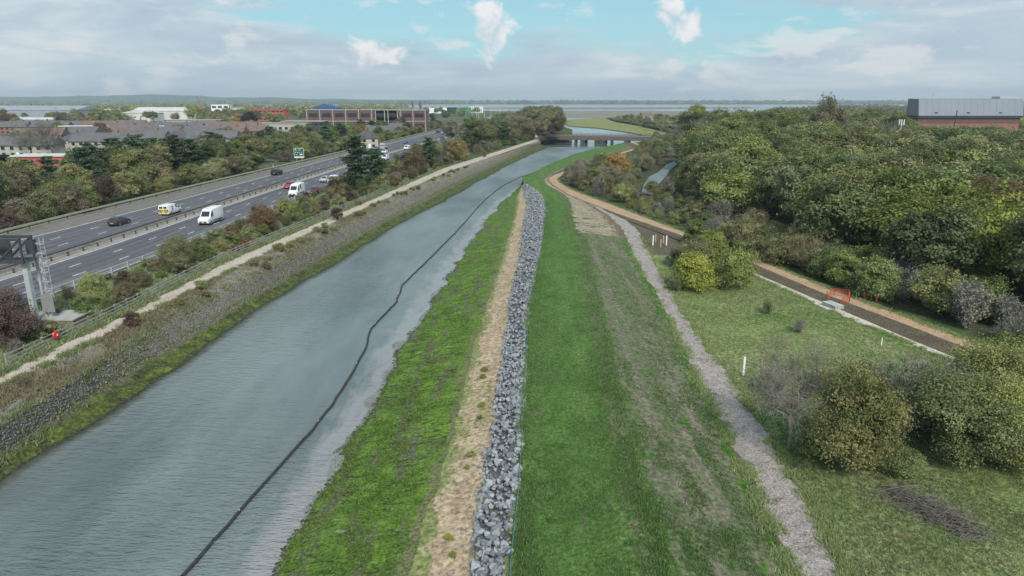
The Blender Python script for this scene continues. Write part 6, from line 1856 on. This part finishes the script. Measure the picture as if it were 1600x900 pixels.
block('warehouse', 212, 190, 30, 30, 8.5, 'white gabled shed left of the double roofed warehouse', metal_w, metal_w, 1, 5, 0.0, pitched=3.0, ridge_y=True)
block('office_block', 298, 207, 36, 12, 8.0, 'flat roofed pale school block with ribbon windows', render_, M['concrete'], 2, 9, 0.0, (2.4, 1.6))
block('office_block', 232, 212, 34, 10, 5.5, 'low flat roofed building with white fascia among the roofs', brick, metal_w, 1, 8, 0.0, (2.6, 1.6))
block('office_block', 135, 214, 34, 10, 6.0, 'flat roofed brick building behind the slate house', brick, metal_w, 2, 9, 0.0, (2.2, 1.3))
block('office_block', 345, 180, 26, 14, 15, 'white box shaped tower block with dark glazing behind olive tree', M['white'], M['white'], 2, 3, 0.0, (6, 3.0))
block('warehouse', 372, 178, 40, 20, 9, 'white shed between the tower block and red block', metal_w, metal_w, 0, 0)
block('red_block', 418, 189, 36, 16, 11.5, 'red office block with three rows of dark windows', redclad, redclad, 3, 8, 0.0, (3.4, 1.5))
block('office_block', 425, 209, 46, 12, 6.5, 'cream flat roofed building in front of the red block', render_, M['concrete'], 1, 12, 0.0, (1.8, 1.6))
block('office_block', 474, 208, 28, 12, 7.5, 'dark flat roofed block with white panels', M['darkmetal'], M['concrete'], 2, 8, 0.0, (2.4, 1.4))
block('office_block', 552, 206, 62, 14, 14.5, 'long concrete framed office block with open bays', darkbrick, M['concrete'], 2, 7, 0.0, (6.0, 2.6), frame=M['concrete'])
block('office_block', 627, 206, 34, 14, 14.3, 'right wing of the concrete framed office block', darkbrick, M['concrete'], 2, 4, 0.0, (6.0, 2.6), frame=M['concrete'])
block('office_block', 594, 211, 22, 8, 5.5, 'low cream annexe with square windows before the office block', render_, M['concrete'], 1, 4, 0.0, (2.2, 1.6))
block('warehouse', 508, 183, 30, 26, 12, 'dark blue shed with curved roof behind the office block', bluem, bluem, 1, 3, 0.0, (4, 2.2), pitched=5, ridge_y=True)
block('warehouse', 692, 177, 46, 20, 9, 'white shed by the harbour beside a green shed', M['white'], metal_w, 0, 0)
block('warehouse', 717, 177, 40, 20, 9, 'green shed by the harbour beside a white shed', greenm, greenm, 0, 0)
for k in range(7):
    q = at(733 + k * 3.4, 176.5, 3.2)
    sl_ = empty('silo', (q.x, q.y, 3.1), 0, 'tall white silo in the row by the harbour sheds', 'silo', 'white silos by the harbour')
    m = MB(); m.tube((0, 0, 0), (0, 0, 10), 1.5, 1.5, 14); m.build('tank', M['white'], sl_, R(40)); m = MB(); m.tube((0, 0, 10), (0, 0, 11.2), 1.5, 0.3, 14); m.build('dome', M['white'], sl_)
# lamp columns by the far junction
for k, (px_, py_, h) in enumerate(((728, 190, 11), (738, 188, 11), (748, 188, 12), (757, 187, 12), (767, 187, 12), (775, 186, 12), (781, 186, 12), (790, 186, 11), (745, 191, 16))):
    q = at(px_, py_, 3.3)
    lp = empty('lamp_column', (q.x, q.y, 3.2), random.uniform(-0.5, 0.5), 'tall pale lamp column by the distant road junction', 'lamp post', 'lamp columns by the junction')
    MB().tube((0, 0, 0), (0, 0, h), 0.14, 0.08, 8).build('column', M['white'], lp); MB().bar((-0.9, 0, h), (0.9, 0, h), 0.14, 0.12).build('arm', M['white'], lp)
    for sx in (-1, 1): MB().box((sx * 1.0, 0, h - 0.03), (0.6, 0.25, 0.14)).build('lantern', M['galv'], lp)
# red crane far behind
q = at(316, 178, 3.2); cr = empty('crane', (q.x, q.y, 3.1), 0, 'thin red crane jib rising behind the yellowish tree', 'crane')
rdm = plain('crane_red', (0.35, 0.08, 0.06), 0.6)
MB().box((0, 0, 1.5), (3, 4, 3)).build('cab', rdm, cr)
for s2 in (-0.5, 0.5): MB().bar((s2, 0, 2.5), (-5 + s2 * 0.3, 0, 27), 0.35, 0.35).build('jib_chord', rdm, cr)
for k in range(10):
    f = k / 10; MB().bar((-0.5 - 4.9 * f, 0, 2.5 + 24.5 * f), (0.5 - 4.9 * (f + 0.1), 0, 2.5 + 24.5 * (f + 0.1)), 0.2, 0.2).build('lattice', rdm, cr)
# the big industrial building behind the wood
dY = 330.0
hallm = plain('hall_cladding', (0.20, 0.225, 0.275), 0.6, var=0.06, scale=0.1)
root = empty('industrial_hall', (at_y(1433, dY, 14), dY, 2.1), 0, 'large grey metal roofed hall with dark red brick walls behind the wood', 'building')
MB().box((24.2, 5, 7.5), (48, 9.6, 15.0)).build('brick_wall', darkbrick, root)
m = MB(); m.add([(-0.2, -0.8, 15.0), (48.7, -0.8, 15.0), (48.7, 1.2, 22.6), (-0.2, 1.2, 22.6), (48.7, 10, 22.8), (-0.2, 10, 22.8)], [(0, 1, 2, 3), (3, 2, 4, 5)])
m.add([(-0.2, -0.8, 14.95), (-0.2, 10, 14.95), (-0.2, 10, 22.8), (-0.2, 1.2, 22.6), (48.7, -0.8, 14.95), (48.7, 10, 14.95), (48.7, 10, 22.8), (48.7, 1.2, 22.6)], [(0, 3, 2, 1), (4, 5, 6, 7)]); m.build('metal_roof', hallm, root)
for k in range(17):
    MB().bar((0.4 + k * 2.98, -0.80, 15.06), (0.4 + k * 2.98, 1.17, 22.58), 0.08, 0.06).build('roof_seam', hallm, root)
MB().box((24.2, -0.25, 14.4), (48.4, 0.4, 0.9)).build('eaves_band', M['darkmetal'], root)
MB().box((24.2, -0.12, 9.6), (47, 0.2, 3.6)).build('brick_band', brick, root)
MB().box((43.0, 5, 23.2), (9.5, 6, 1.0)).build('roof_plant', M['galv'], root)
MB().box((-1.9, 5, 6), (3.4, 8, 12)).build('side_wing', darkbrick, root)
for k in range(3): MB().box((8 + 15 * k, -0.55, 16.4), (1.4, 0.4, 0.4)).build('roof_vent', M['darkmetal'], root)
MB().tube((9, 6, 22.4), (9, 6, 25.6), 0.15, 0.1, 6).build('antenna', M['galv'], root)
MB().bar((9, 6, 24.6), (12.5, 6, 24.6), 0.12, 0.12).build('antenna_arm', M['galv'], root)
q = Vector((at_y(1487, 250, 12), 250, 2.1)); o = MB().tube((0, 0, 0), (0.5, 0, 18.5), 0.28, 0.16, 8).build('chimney_pole', M['darkmetal']); o.location = q; tag(o, 'slender dark pole leaning before the grey metal hall', 'pole')
q = Vector((at_y(1406, 210, 14), 210, 2.1)); mt = empty('phone_mast', q, 0, 'white phone mast with antennas rising out of the wood', 'mast')
MB().tube((0, 0, 0), (0, 0, 15.2), 0.2, 0.16, 8).build('pole', M['galv'], mt)
for k in range(3):
    a = k * 2.09; MB().box((math.cos(a) * 0.7, math.sin(a) * 0.7, 15.6), (0.2, 0.2, 1.7)).build('antenna', M['white'], mt); MB().bar((0, 0, 15.0), (math.cos(a) * 0.7, math.sin(a) * 0.7, 15.2), 0.1, 0.1).build('bracket', M['galv'], mt)
MB().tube((0.5, -0.1, 12.4), (0.5, -0.4, 12.4), 0.5, 0.5, 10).build('dish', M['white'], mt)
block('cottage', 1012, 188, 13, 10, 5, 'pink roofed house among trees beyond the bridge', render_, tile, 1, 5, 0.2, pitched=3.5, cat='house', z=2.2)
block('shed', 1432, 232, 16, 8, 7, 'pale roofed shed glimpsed through the wood', render_, metal_w, 0, 0, 0.2, pitched=1.5, z=2.2)

# ------------------------------------------------------------------ the air
m = MB(); m.box((0, 3400, 55.0), (19600, 7400, 114.0))
hz = m.build('haze', None)
hm = bpy.data.materials.new('haze'); hm.use_nodes = True; hm.node_tree.nodes.clear()
pv = hm.node_tree.nodes.new('ShaderNodeVolumePrincipled'); pv.inputs['Color'].default_value = (0.82, 0.90, 1.0, 1); pv.inputs['Density'].default_value = 0.00015; pv.inputs['Anisotropy'].default_value = 0.2
ho = hm.node_tree.nodes.new('ShaderNodeOutputMaterial'); hm.node_tree.links.new(pv.outputs[0], ho.inputs['Volume'])
hz.data.materials.append(hm); tag(hz, kind='stuff'); hz['label'] = 'pale haze over the whole harbour plain'; hz['category'] = 'haze'
